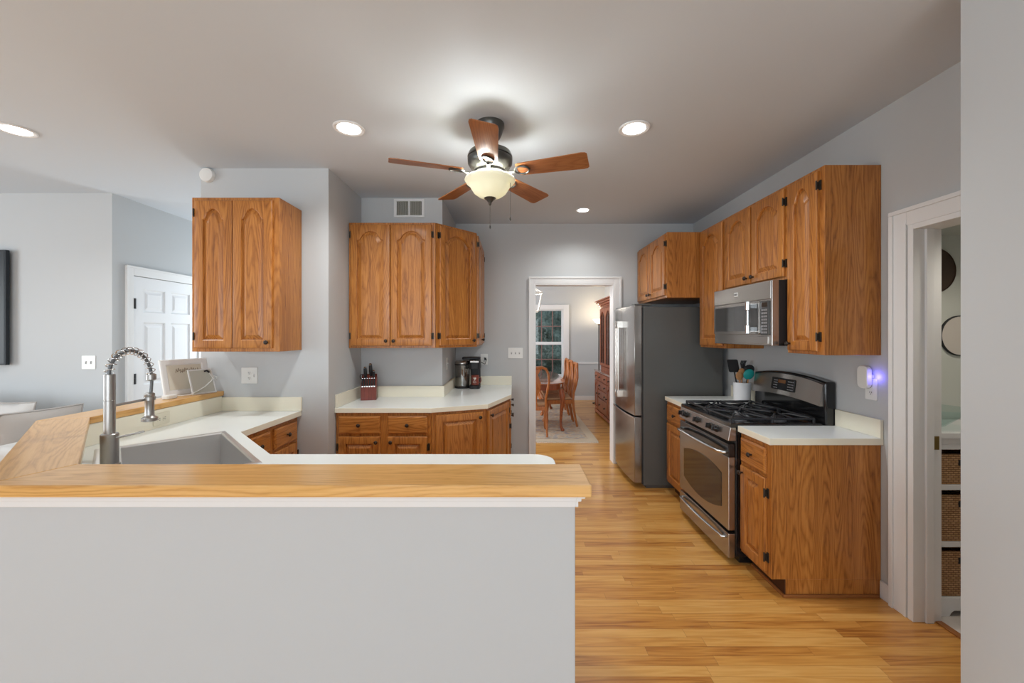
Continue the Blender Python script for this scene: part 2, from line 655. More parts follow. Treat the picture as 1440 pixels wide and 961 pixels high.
# alcove block: stub wall behind the left wall cabinet, then the duct chase with the vent
b = MB()
b.prism([(-2.42, 3.12), (-1.427, 3.12), (-1.427, 3.80), (-0.66, 3.80), (-0.66, 4.81), (-2.42, 4.81)], 0, CEIL)
struct(b.build('wall_alcove', 'paint'), 'grey alcove walls behind the left cabinets')
# back wall with the dining doorway
b = MB()
b.box(-0.66, 0.274, 4.69, 4.81, 0, CEIL)
b.box(1.18, 2.24, 4.69, 4.81, 0, CEIL)
b.box(0.274, 1.18, 4.69, 4.81, 2.084, CEIL)
struct(b.build('wall_back', 'paint'), 'grey back wall pierced by the dining doorway')
# right wall with a doorway
b = MB()
b.box(2.12, 2.24, 2.12, 4.69, 0, CEIL)
b.box(2.12, 2.24, 1.50, 2.12, 2.085, CEIL)
struct(b.build('wall_right', 'paint'), 'grey right wall behind the range')
b = MB()
b.box(1.62, 1.74, -3.5, 1.448, 0, CEIL)
b.box(1.74, 4.2, 1.328, 1.448, 0, CEIL)
struct(b.build('wall_front', 'paint'), 'pale wall along the right edge of the view')
# small room beyond the right doorway
b = MB()
b.box(2.24, 3.4, 2.50, 2.6, 0, 2.16)
b.box(3.4, 3.5, 1.5, 2.6, 0, 2.16)
b.box(2.24, 3.5, 1.5, 2.6, 2.125, 2.2)
struct(b.build('wall_bath', 'bath_paint'), 'pale green wall beyond the right doorway')
# living-room wall and hall side wall with the white door
b = MB()
b.box(-7.2, -3.66, 3.67, 3.79, 0, CEIL)
b.box(-3.78, -3.66, 3.79, 3.86, 0, CEIL)
b.box(-3.78, -3.66, 3.86, 4.66, 2.075, CEIL)
b.box(-3.78, -3.66, 4.66, 5.5, 0, CEIL)
b.box(-3.9, -3.78, 3.79, 5.5, 0, CEIL)
b.box(-3.78, -2.42, 5.4, 5.5, 0, CEIL)
b.box(-2.42, -2.32, 4.81, 5.5, 0, CEIL)
struct(b.build('wall_living', 'paint'), 'grey living-room wall turning into the hall')
# shell behind the camera: rear wall with three windows, left wall with one, right return
b = MB()
edges = [-7.2] + [v for w in REAR_WINDOWS for v in w] + [4.2]
for i in range(0, len(edges), 2):
    b.box(edges[i], edges[i + 1], -3.6, -3.5, 0, CEIL)
for a, c in REAR_WINDOWS:
    b.box(a, c, -3.6, -3.5, 0, 0.35)
    b.box(a, c, -3.6, -3.5, 2.35, CEIL)
struct(b.build('wall_rear', 'paint'))
b = MB()
b.box(-7.2, -7.08, -3.6, -0.6, 0, CEIL)
b.box(-7.2, -7.08, 1.8, 3.79, 0, CEIL)
b.box(-7.2, -7.08, -0.6, 1.8, 0, 0.6)
b.box(-7.2, -7.08, -0.6, 1.8, 2.3, CEIL)
struct(b.build('wall_left', 'paint'))
b = MB()
b.box(4.2, 4.3, -3.6, 3.3, 0, CEIL)
struct(b.build('wall_side', 'paint'))
for i, (a, c) in enumerate(REAR_WINDOWS):
    b = MB()
    for x in (a, (a + c) / 2 - 0.03, c - 0.06):
        b.box(x, x + 0.06, -3.58, -3.52, 0.35, 2.35)
    for z in (0.35, 1.32, 2.29):
        b.box(a, c, -3.57, -3.53, z, z + 0.06)
    struct(b.build('window_%d' % (i + 2), 'trim_white'))
# dining room
b = MB()
b.box(-2.4, 0.25, 9.16, 9.28, 0, CEIL)
b.box(1.17, 2.24, 9.16, 9.28, 0, CEIL)
b.box(0.25, 1.17, 9.16, 9.28, 0, 0.55)
b.box(0.25, 1.17, 9.16, 9.28, 2.08, CEIL)
b.box(2.12, 2.24, 4.81, 9.16, 0, CEIL)
struct(b.build('wall_dining', 'paint'), 'grey dining-room walls with white chair rail')
b = MB()
b.box(-2.5, -2.4, 4.81, 6.2, 0, CEIL)
b.box(-2.5, -2.4, 7.8, 9.28, 0, CEIL)
b.box(-2.5, -2.4, 6.2, 7.8, 0, 0.7)
b.box(-2.5, -2.4, 6.2, 7.8, 2.2, CEIL)
struct(b.build('wall_dining', 'paint'))

# ---- trims
nt_ = [0]


def trim(bld, label=None, mat='trim_white', bevel=0.003):
    nt_[0] += 1
    return struct(bld.build('trim_%d' % nt_[0], mat, bevel=bevel), label)


# dining doorway casing (two steps) and jamb
b = MB()
for (x0, x1) in ((0.20, 0.262), (1.192, 1.27)):
    b.box(x0, x1, 4.668, 4.69, 0, 2.172)
b.box(0.262, 1.192, 4.668, 4.69, 2.096, 2.172)
b.box(0.195, 0.215, 4.66, 4.668, 0, 2.1565)
b.box(1.255, 1.275, 4.66, 4.668, 0, 2.1565)
b.box(0.195, 1.275, 4.66, 4.668, 2.157, 2.177)
b.box(0.254, 0.277, 4.67, 4.83, 0, 2.104)
b.box(1.177, 1.20, 4.67, 4.83, 0, 2.104)
b.box(0.277, 1.177, 4.67, 4.83, 2.081, 2.104)
trim(b, 'white casing around the dining doorway')
# right doorway casing, jamb, stop
b = MB()
b.box(2.098, 2.12, 2.134, 2.226, 0, 2.177)
b.box(2.090, 2.098, 2.206, 2.230, 0, 2.1585)
b.box(2.094, 2.098, 2.134, 2.150, 0, 2.10)
b.box(2.098, 2.12, 1.505, 2.134, 2.087, 2.177)
b.box(2.090, 2.098, 1.505, 2.230, 2.159, 2.181)
b.box(2.10, 2.25, 2.10, 2.13, 0, 2.087)
b.box(2.16, 2.20, 2.088, 2.10, 0, 2.075)
b.box(2.10, 2.25, 1.505, 2.10, 2.060, 2.087)
trim(b, 'white casing around the right-hand doorway')
b = MB()
b.box(2.215, 2.250, 1.505, 2.10, 0.0, 0.008)
trim(b, 'dark wooden threshold strip', 'quarter_round')
# hall door casing
b = MB()
b.box(-3.66, -3.638, 3.79, 3.86, 0, 2.16)
b.box(-3.66, -3.638, 4.66, 4.73, 0, 2.16)
b.box(-3.66, -3.638, 3.86, 4.66, 2.075, 2.16)
b.box(-3.638, -3.630, 3.785, 3.805, 0, 2.1445)
b.box(-3.638, -3.630, 4.715, 4.735, 0, 2.1445)
b.box(-3.638, -3.630, 3.785, 4.735, 2.145, 2.165)
trim(b, 'white casing around the hall door')


def baseboard(name, boxes, mat='trim_white'):
    b = MB()
    for q in boxes:
        b.box(*q)
    struct(b.build(name, mat, bevel=0.004))


baseboard('baseboard_right', [(2.105, 2.12, 2.231, 2.298, 0, 0.10)])
baseboard('baseboard_back', [(0.0, 0.194, 4.675, 4.69, 0, 0.10)])
baseboard('baseboard_dining', [(-2.4, 2.12, 9.145, 9.16, 0, 0.10), (2.105, 2.12, 4.83, 9.145, 0, 0.10)])
baseboard('baseboard_living', [(-7.08, -3.66, 3.655, 3.67, 0, 0.10)])
baseboard('baseboard_front', [(1.605, 1.62, -3.5, 1.448, 0, 0.10)])
b = MB()
b.box(1.31, 2.12, 9.135, 9.16, 0.83, 0.87)
b.box(-2.4, 0.11, 9.135, 9.16, 0.83, 0.87)
b.box(2.095, 2.12, 4.83, 9.135, 0.83, 0.87)
trim(b, 'white chair rail in the dining room')

# ---- dining window (with sash, reddish glazing bars, glass)
b = MB()
b.box(0.13, 0.25, 9.13, 9.16, 0.47, 2.18)
b.box(1.17, 1.30, 9.13, 9.16, 0.47, 2.18)
b.box(0.25, 1.17, 9.13, 9.16, 2.07, 2.18)
b.box(0.10, 1.33, 9.10, 9.16, 0.50, 0.55)
w = struct(b.build('window_1', 'trim_white', bevel=0.004), 'double-hung dining-room window with reddish glazing bars')
b = MB()
for z0, z1, y in ((0.55, 1.30, 9.19), (1.29, 2.08, 9.22)):
    b.box(0.25, 0.285, y, y + 0.03, z0, z1)
    b.box(1.135, 1.17, y, y + 0.03, z0, z1)
    b.box(0.285, 1.135, y, y + 0.03, z0, z0 + 0.04)
    b.box(0.285, 1.135, y, y + 0.03, z1 - 0.035, z1)
b.build('sash', 'trim_white', w, bevel=0.002)
b = MB()
for z0, z1, y in ((0.59, 1.265, 9.195), (1.33, 2.045, 9.225)):
    for x in (0.43, 0.68, 0.93):
        b.box(x - 0.009, x + 0.009, y, y + 0.015, z0, z1)
    zm = (z0 + z1) / 2
    b.box(0.285, 1.135, y + 0.001, y + 0.014, zm - 0.009, zm + 0.009)
b.build('glazing_bars', 'muntin', w)
b = MB()
b.box(0.286, 1.134, 9.207, 9.211, 0.59, 1.265)
b.box(0.286, 1.134, 9.237, 9.241, 1.33, 2.045)
b.build('pane', 'window_glass', w)

# hall door: six raised panels, hinges
d = struct(MB().build('door_1', 'door_white'), 'white six-panel hall door beside the left cabinet')
bpy.data.objects.remove(d)
b = MB()
DW, DH = 0.80, 2.065


def panel_door_mesh(b, W, H, T, panels):
    """slab whose front (y=0) carries sunk, fielded panels; back at y=T"""
    xs = sorted({0, W} | {p[0] for p in panels} | {p[1] for p in panels})
    zs = sorted({0, H} | {p[2] for p in panels} | {p[3] for p in panels})
    for i in range(len(xs) - 1):
        for j in range(len(zs) - 1):
            x0, x1, z0, z1 = xs[i], xs[i + 1], zs[j], zs[j + 1]
            if any(p[0] <= x0 and x1 <= p[1] and p[2] <= z0 and z1 <= p[3] for p in panels):
                continue
            b.face([b.bm.verts.new(q) for q in ((x0, 0, z0), (x1, 0, z0), (x1, 0, z1), (x0, 0, z1))])
    for (x0, x1, z0, z1) in panels:
        def lp(m, y):
            return [(x0 + m, y, z0 + m), (x1 - m, y, z0 + m), (x1 - m, y, z1 - m), (x0 + m, y, z1 - m)]
        b.rings([lp(0, 0), lp(0.012, 0.012), lp(0.028, 0.012), lp(0.05, 0.004)], False, True)
    c = [(0, 0), (W, 0), (W, H), (0, H)]
    for k in range(4):
        (xa, za), (xb, zb) = c[k], c[(k + 1) % 4]
        b.face([b.bm.verts.new(q) for q in ((xa, 0, za), (xb, 0, zb), (xb, T, zb), (xa, T, za))])
    b.face([b.bm.verts.new((x, T, z)) for x, z in c])
    bmesh.ops.remove_doubles(b.bm, verts=b.bm.verts[:], dist=1e-5)


panel_door_mesh(b, DW - 0.006, DH, 0.04, [(x, x + 0.25, z0, z1) for x in (0.11, 0.434) for z0, z1 in ((0.22, 0.86), (1.0, 1.62), (1.72, 1.95))])
door = struct(b.build('door_1', 'door_white', loc=(-3.651, 3.863, 0.005), rot=(0, 0, R(90))), 'white six-panel hall door beside the left wall cabinet')
for z in (0.25, 1.07, 1.80):
    b = MB()
    b.box(0.0, 0.030, -0.004, 0.0, z - 0.05, z + 0.05)
    b.lathe([(0.008, -0.05), (0.008, 0.05)], 8, (0.006, -0.012, z))
    b.build('hinge', 'black_matte', door)

# ---- knee wall under the raised bar, with its trim
b = MB()
kw = [(0.193, 1.222), (0.193, 1.340), (-1.495, 1.340), (-2.255, 2.10), (-2.255, 3.119), (-2.40, 3.119), (-2.40, 2.04), (-1.582, 1.222)]
b.prism(kw, 0, 1.031)
struct(b.build('wall_peninsula', 'paint', bevel=0.004), 'low grey wall under the raised oak bar')
b = MB()
for (z0, z1, o) in ((0.985, 1.005, 0.008), (1.005, 1.018, 0.016), (1.018, 1.0315, 0.026)):
    b.prism([(0.193, 1.222 - o), (0.193 + o, 1.222 - o), (0.193 + o, 1.34), (0.193, 1.34), (0.193, 1.222)][::1], z0, z1)
    b.prism([(-1.582, 1.222), (-1.582 - o * 0.41, 1.222 - o), (0.193, 1.222 - o), (0.193, 1.222)], z0, z1)
    b.prism([(-2.40, 2.04), (-2.40 - o, 2.04 - o * 0.41), (-1.582 - o * 0.41, 1.222 - o), (-1.582, 1.222)], z0, z1)
    b.prism([(-2.40, 3.119), (-2.40 - o, 3.119), (-2.40 - o, 2.04 - o * 0.41), (-2.40, 2.04)], z0, z1)
trim(b, 'white moulding under the oak bar', bevel=0.002)

# ------------------------------------------------------------------ raised oak bar top (three mitred boards)
BT0, BT1 = 1.032, 1.068
bar = thing('bar_counter', 'raised honey oak bar top bending around the sink corner', 'bar top', (-1.5, 1.27, BT0))
polys = [
    ([(0.233, 1.170), (0.233, 1.365), (-1.476, 1.365), (-1.555, 1.170)], 0),
    ([(-1.555, 1.170), (-1.476, 1.365), (-2.238, 2.127), (-2.432, 2.047)], R(135)),
    ([(-2.432, 2.047), (-2.238, 2.127), (-2.238, 3.118), (-2.432, 3.118)], R(90)),
]
for pl, ang in polys:
    ox, oy = pl[0]
    ca, sa = math.cos(-ang), math.sin(-ang)
    loc = [((x - ox) * ca - (y - oy) * sa, (x - ox) * sa + (y - oy) * ca) for x, y in pl]
    b = MB()
    b.prism(loc, 0, BT1 - BT0)
    b.build('board', 'bar_oak', bar, loc=(ox + 1.5, oy - 1.27, 0), rot=(0, 0, ang), bevel=0.004)

# ------------------------------------------------------------------ worktops
CT0, CT1 = 0.876, 0.914


def worktop(name, label, poly, origin, hole=None, splashes=()):
    t = thing(name, label, 'worktop', (origin[0], origin[1], CT0))
    b = MB()
    lp = [(x - origin[0], y - origin[1]) for x, y in poly]
    h = CT1 - CT0
    if hole is None:
        b.mi = 1
        b.prism(lp, 0, h, top_mi=0)
    else:
        hl = [(x - origin[0], y - origin[1]) for x, y in hole]
        for z, mi in ((h, 0), (0, 1)):
            vo = [b.bm.verts.new((x, y, z)) for x, y in lp]
            vh = [b.bm.verts.new((x, y, z)) for x, y in hl]
            es = [b.bm.edges.new((v[i], v[(i + 1) % len(v)])) for v in (vo, vh) for i in range(len(v))]
            r = bmesh.ops.triangle_fill(b.bm, use_beauty=True, edges=es)
            for g in r['geom']:
                if isinstance(g, bmesh.types.BMFace):
                    g.material_index = mi
        b.mi = 1
        for pl in (lp, hl):
            n = len(pl)
            for i in range(n):
                (xa, ya), (xb, yb) = pl[i], pl[(i + 1) % n]
                b.face([b.bm.verts.new(q) for q in ((xa, ya, 0), (xb, yb, 0), (xb, yb, h), (xa, ya, h))])
        bmesh.ops.remove_doubles(b.bm, verts=b.bm.verts[:], dist=1e-5)
    b.build('slab', ['laminate_top', 'laminate_edge'], t, bevel=0.0015, seg=1)
    for sp in splashes:
        b = MB()
        b.prism([(x - origin[0], y - origin[1]) for x, y in sp[0]], h + 0.0005, sp[1] - CT0)
        b.build('backsplash', 'laminate_edge', t, bevel=0.002)
    return t


# sink frame vectors
S2 = math.sqrt(0.5)
SA = Vector((-1.75, 2.45))            # left end of the sink's front edge
SU = Vector((S2, -S2))                # along the front edge
SV = Vector((-S2, -S2))               # towards the faucet deck
SW, SD = 0.84, 0.555


def spt(u, v):
    p = SA + SU * u + SV * v
    return (p.x, p.y)


edge_r = [(0.20 - 0.10 + 0.10 * math.cos(R(a)), 1.99 - 0.10 + 0.10 * math.sin(R(a))) for a in range(0, 91, 15)]
worktop('corner_worktop', 'white laminate worktop around the sink, below the oak bar',
        [(0.20, 1.342)] + edge_r + [(-1.20, 1.99), (-1.65, 2.44), (-1.635, 3.118), (-2.253, 3.118), (-2.253, 2.102), (-1.493, 1.342)],
        (-1.8, 2.2), hole=[spt(0.006, 0.006), spt(0.006, SD - 0.006), spt(SW - 0.006, SD - 0.006), spt(SW - 0.006, 0.006)],
        splashes=[([(-2.253, 3.10), (-1.63, 3.10), (-1.63, 3.118), (-2.253, 3.118)], 1.02),
                  ([(-2.253, 2.102), (-2.24, 2.107), (-2.24, 3.099), (-2.253, 3.099)], 1.030),
                  ([(-1.493, 1.342), (-1.488, 1.355), (-2.24, 2.107), (-2.253, 2.102)], 1.030),
                  ([(0.192, 1.342), (0.192, 1.355), (-1.488, 1.355), (-1.493, 1.342)], 1.030)])
worktop('alcove_worktop', 'white laminate worktop with angled end under the alcove cabinets',
        [(-1.425, 3.22), (-0.65, 3.22), (-0.205, 3.40), (-0.005, 3.955), (-0.002, 4.688), (-0.658, 4.688), (-0.658, 3.798), (-1.425, 3.798)],
        (-0.8, 3.8),
        splashes=[([(-1.425, 3.23), (-1.407, 3.23), (-1.407, 3.798), (-1.425, 3.798)], 1.02),
                  ([(-1.406, 3.78), (-0.64, 3.78), (-0.64, 3.798), (-1.406, 3.798)], 1.02),
                  ([(-0.658, 3.799), (-0.64, 3.799), (-0.64, 4.688), (-0.658, 4.688)], 1.02),
                  ([(-0.639, 4.67), (-0.004, 4.67), (-0.004, 4.688), (-0.639, 4.688)], 1.02)])
worktop('narrow_worktop', 'small white laminate worktop on the near side of the range',
        [(1.468, 2.285), (2.118, 2.285), (2.118, 2.608), (1.468, 2.608)], (1.8, 2.45),
        splashes=[([(2.10, 2.286), (2.118, 2.286), (2.118, 2.608), (2.10, 2.608)], 1.02)])
worktop('side_worktop', 'small white laminate worktop between range and refrigerator',
        [(1.468, 3.385), (2.118, 3.385), (2.118, 3.85), (1.468, 3.85)], (1.8, 3.6),
        splashes=[([(2.10, 3.386), (2.118, 3.386), (2.118, 3.85), (2.10, 3.85)], 1.02)])

# ------------------------------------------------------------------ cabinets
def arch(u):
    a = abs(u)
    if a < 0.66:
        return 1 - 0.52 * (a / 0.66) ** 2.2
    if a < 0.90:
        return 0.48 * ((0.90 - a) / 0.24) ** 1.5
    return 0.0


def door_mesh(W, H, T=0.019, arched=0.0, fr=0.056, frb=None):
    """raised-panel door; x right, z up, front towards -y, back at y=0"""
    b = MB()
    frb = frb or fr
    NB, NT, NS = 2, 24, 2
    top_base = H - fr - arched

    def outline(m, y):
        l, r, bo = fr + m, W - fr - m, frb + m
        pts = []
        for i in range(NB):
            pts.append((l + (r - l) * i / NB, y, bo))
        tr = top_base - m
        for i in range(NS):
            pts.append((r, y, bo + (tr - bo) * i / NS))
        for i in range(NT):
            u = 1 - 2 * i / NT
            z = tr + arched * arch(u) if arched else tr
            pts.append(((l + r) / 2 + u * (r - l) / 2, y, z))
        for i in range(NS):
            pts.append((l, y, tr + (bo - tr) * i / NS))
        return pts

    def rect(m, y):
        pts = []
        l, r, bo, tp = m, W - m, m, H - m
        for i in range(NB):
            pts.append((l + (r - l) * i / NB, y, bo))
        for i in range(NS):
            pts.append((r, y, bo + (tp - bo) * i / NS))
        for i in range(NT):
            pts.append((r - (r - l) * i / NT, y, tp))
        for i in range(NS):
            pts.append((l, y, tp + (bo - tp) * i / NS))
        return pts
    b.rings([rect(0, 0), rect(0, -T + 0.006), rect(0.004, -T + 0.001), rect(0.007, -T), outline(0, -T), outline(0.004, -T + 0.003), outline(0.007, -T + 0.014),
             outline(0.012, -T + 0.014), outline(0.038, -T + 0.001), outline(0.040, -T + 0.001)])
    return b


def drawer_mesh(W, H, T=0.019):
    b = MB()

    def rect(m, y):
        return [(m, y, m), (W - m, y, m), (W - m, y, H - m), (m, y, H - m)]
    b.rings([rect(0, 0), rect(0, -T + 0.008), rect(0.004, -T + 0.004), rect(0.012, -T), rect(0.013, -T)])
    return b


KNOB = [(0.006, 0.0), (0.005, 0.010), (0.008, 0.014), (0.0145, 0.018), (0.0155, 0.023), (0.012, 0.028), (0.005, 0.030)]


def knob(parent, x, y, z, r=1.0):
    b = MB()
    b.lathe([(q * r, h) for q, h in KNOB], 14, mat=Matrix.Rotation(R(90), 4, 'X'))
    b.build('knob', 'bronze', parent, loc=(x, y, z), smooth=50)


def hinge_on(parent, x, z, side):
    b = MB()
    s = -1 if side == 'l' else 1
    b.box(min(0, s * 0.016), max(0, s * 0.016), -0.006, 0.0, -0.028, 0.028)
    b.lathe([(0.0045, -0.026), (0.0045, 0.026)], 8, (s * 0.002, -0.021, 0))
    b.box(min(0, s * 0.004), max(0, s * 0.004), -0.021, -0.001, -0.02, 0.02)
    b.build('hinge', 'hinge_metal', parent, loc=(x, 0, z))


def cabinet(name, label, P0, P1, depth, z0, z1, fronts, toe=0.0, poly=None, group=None, floor_kick=True, toe_end=None):
    dx, dy = P1[0] - P0[0], P1[1] - P0[1]
    W = math.hypot(dx, dy)
    ang = math.atan2(dy, dx)
    t = thing(name, label, 'cabinet', (P0[0], P0[1], z0), ang, group)
    b = MB()
    H = z1 - z0
    if poly is None:
        pl = [(0, 0), (W, 0), (W, depth), (0, depth)]
    else:
        ca, sa = math.cos(-ang), math.sin(-ang)
        pl = [((x - P0[0]) * ca - (y - P0[1]) * sa, (x - P0[0]) * sa + (y - P0[1]) * ca) for x, y in poly]
    if toe:
        b.prism(pl, toe, H)
        if poly is None:
            b.box(0.0, W, 0.081, depth, 0, toe)
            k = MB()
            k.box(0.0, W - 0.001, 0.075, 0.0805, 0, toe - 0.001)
            k.build('toe_kick', 'toe_shade', t)
        else:
            cx = sum(p[0] for p in pl) / len(pl)
            cy = sum(p[1] for p in pl) / len(pl)
            b.prism([(cx + (x - cx) * 0.8, cy + (y - cy) * 0.8) for x, y in pl], 0, toe)
    else:
        b.prism(pl, 0, H)
    b.build('carcass', 'oak_v', t, bevel=0.0015, seg=1)
    for f in fronts:
        kind, x0, x1, za, zb = f[:5]
        if kind == 'door':
            ar, kn, hg = f[5], f[6], f[7]
            w, h = x1 - x0, zb - za
            o = door_mesh(w, h, arched=ar).build('door', 'oak_v', t, loc=(x0, -0.0005, za - z0), smooth=25)
            if kn:
                kx = 0.030 if kn[0] == 'l' else w - 0.030
                kz = 0.042 if kn[1] == 'b' else h - 0.042
                knob(o, kx, -0.019, kz)
            if hg:
                for zz in (0.085, h - 0.085):
                    hinge_on(o, 0 if hg == 'l' else w, zz, hg)
        else:
            o = drawer_mesh(x1 - x0, zb - za).build('drawer', 'oak_h', t, loc=(x0, -0.0005, za - z0), bevel=0.001)
            knob(o, (x1 - x0) / 2, -0.019, (zb - za) / 2)
    return t, ang


UZ0, UZ1 = 1.388, 2.482
A = 0.075
UG = 'oak wall cabinets with arched doors'
# left wall cabinet
cabinet('wall_cabinet', 'two-door oak wall cabinet hanging above the sink side, beside the hall door', (-2.25, 2.82), (-1.635, 2.82), 0.298, UZ0 - 0.002, 2.470,
        [('door', 0.028, 0.292, UZ0 + 0.022, 2.446, A, None, 'l'), ('door', 0.296, 0.572, UZ0 + 0.022, 2.446, A, ('r', 'b'), None)], group=UG)
# alcove wall cabinets
cabinet('wall_cabinet', 'two-door oak wall cabinet in the alcove under the air vent', (-1.423, 3.50), (-0.668, 3.50), 0.298, UZ0, UZ1,
        [('door', 0.020, 0.362, UZ0 + 0.02, UZ1 - 0.02, A, ('r', 'b'), 'l'), ('door', 0.368, 0.725, UZ0 + 0.02, UZ1 - 0.02, A, ('l', 'b'), 'r')], group=UG)
cabinet('corner_cabinet', 'angled single-door oak wall cabinet at the alcove corner, above the coffee maker', (-0.666, 3.50), (-0.342, 3.86), 0.3, UZ0, UZ1,
        [('door', 0.036, 0.450, UZ0 + 0.02, UZ1 - 0.02, A, ('r', 'b'), 'l')], poly=[(-0.666, 3.50), (-0.342, 3.86), (-0.657, 3.90), (-0.657, 3.799), (-0.666, 3.799)], group=UG)
cabinet('wall_cabinet', 'oak wall cabinet seen edge-on between the angled cabinet and back wall', (-0.341, 3.862), (-0.341, 4.688), 0.315, UZ0, UZ1,
        [('door', 0.020, 0.408, UZ0 + 0.02, UZ1 - 0.02, A, ('r', 'b'), 'l'), ('door', 0.416, 0.806, UZ0 + 0.02, UZ1 - 0.02, A, ('l', 'b'), 'r')],
        poly=[(-0.341, 3.862), (-0.341, 4.688), (-0.657, 4.688), (-0.657, 3.902)], group=UG)
# right run (front looks towards -x); P0 = far end
UX = 1.795
cabinet('wall_cabinet', 'narrow tall oak wall cabinet at the near end, right of the microwave', (UX, 2.608), (UX, 2.302), 0.324, UZ0, UZ1,
        [('door', 0.016, 0.268, UZ0 + 0.02, UZ1 - 0.02, A, ('l', 'b'), 'r')], group=UG)
cabinet('wall_cabinet', 'short two-door oak wall cabinet directly over the microwave', (UX, 3.373), (UX, 2.609), 0.324, 1.868, UZ1,
        [('door', 0.020, 0.370, 1.888, UZ1 - 0.02, 0.065, ('r', 'b'), None), ('door', 0.392, 0.742, 1.888, UZ1 - 0.02, 0.065, ('l', 'b'), 'r')], group=UG)
cabinet('wall_cabinet', 'tall oak wall cabinet between the microwave and the refrigerator', (UX, 3.818), (UX, 3.374), 0.324, UZ0, UZ1,
        [('door', 0.020, 0.420, UZ0 + 0.02, UZ1 - 0.02, A, None, None)], group=UG)
cabinet('wall_cabinet', 'deep two-door oak wall cabinet over the refrigerator', (1.477, 4.688), (1.477, 3.82), 0.641, 1.858, UZ1,
        [('door', 0.020, 0.425, 1.88, UZ1 - 0.02, 0.065, ('r', 'b'), None), ('door', 0.436, 0.845, 1.88, UZ1 - 0.02, 0.065, ('l', 'b'), 'r')], group=UG)

BZ1 = CT0 - 0.001
BX = 1.490
BG = 'oak base cabinets with raised-panel doors'
TOE = 0.10
t, ang = cabinet('base_cabinet', 'narrow oak base cabinet with broad end panel, near side of range', (BX, 2.607), (BX, 2.302), 0.628, 0, BZ1,
                 [('drawer', 0.018, 0.268, 0.690, 0.845), ('door', 0.018, 0.268, 0.125, 0.668, 0, ('l', 't'), 'r')], toe=TOE, group=BG)
b = MB()
b.box(0, 0.306, 0.062, 0.075, 0.0, 0.018)
b.box(0.305, 0.318, 0.062, 0.612, 0.0, 0.018)
b.build('quarter_round', 'quarter_round', t, bevel=0.004)
cabinet('base_cabinet', 'narrow oak base cabinet between the range and the refrigerator', (BX, 3.848), (BX, 3.386), 0.628, 0, BZ1,
        [('drawer', 0.030, 0.430, 0.690, 0.845), ('door', 0.030, 0.430, 0.125, 0.668, 0, ('r', 't'), None)], toe=TOE, group=BG)
cabinet('base_cabinet', 'oak base cabinet with two drawers over two doors under the knife block', (-1.423, 3.245), (-0.651, 3.245), 0.55, 0, BZ1,
        [('drawer', 0.022, 0.362, 0.705, 0.848), ('drawer', 0.420, 0.762 - 0.02, 0.705, 0.848),
         ('door', 0.022, 0.362, 0.125, 0.682, 0, ('r', 't'), 'l'), ('door', 0.420, 0.742, 0.125, 0.682, 0, ('l', 't'), 'r')], toe=TOE, group=BG)
p1, p2, p3 = (-0.649, 3.245), (-0.222, 3.418), (-0.030, 3.962)
cabinet('corner_base_cabinet', 'angled oak base cabinet with one door, first bend of the alcove worktop', p1, p2, 0.5, 0, BZ1,
        [('door', 0.028, 0.430, 0.125, 0.852, 0, ('r', 't'), None)], toe=TOE, poly=[p1, p2, (-0.645, 3.78), (-0.649, 3.78)], group=BG)
p2b = (-0.220, 3.420)
cabinet('corner_base_cabinet', 'steeply angled oak base cabinet with one door, second bend of the alcove worktop', p2b, p3, 0.5, 0, BZ1,
        [('door', 0.022, 0.535, 0.125, 0.852, 0, ('l', 't'), 'r')], toe=TOE, poly=[p2b, p3, (-0.634, 3.962), (-0.638, 3.785)], group=BG)
cabinet('base_cabinet', 'oak base cabinet seen edge-on beside the dining doorway', (-0.030, 3.964), (-0.030, 4.687), 0.60, 0, BZ1,
        [('drawer', 0.02, 0.350, 0.705, 0.848), ('drawer', 0.370, 0.700, 0.705, 0.848),
         ('door', 0.02, 0.350, 0.125, 0.682, 0, ('r', 't'), 'l'), ('door', 0.370, 0.700, 0.125, 0.682, 0, ('l', 't'), 'r')], toe=TOE, group=BG)
cabinet('base_cabinet', 'oak base cabinet with two drawers on the far side of the sink', (-1.668, 2.455), (-1.668, 3.116), 0.58, 0, BZ1,
        [('drawer', 0.030, 0.290, 0.700, 0.845), ('drawer', 0.340, 0.630, 0.700, 0.845),
         ('door', 0.030, 0.290, 0.125, 0.680, 0, ('r', 't'), 'l'), ('door', 0.340, 0.630, 0.125, 0.680, 0, ('l', 't'), 'r')], toe=TOE, group=BG)
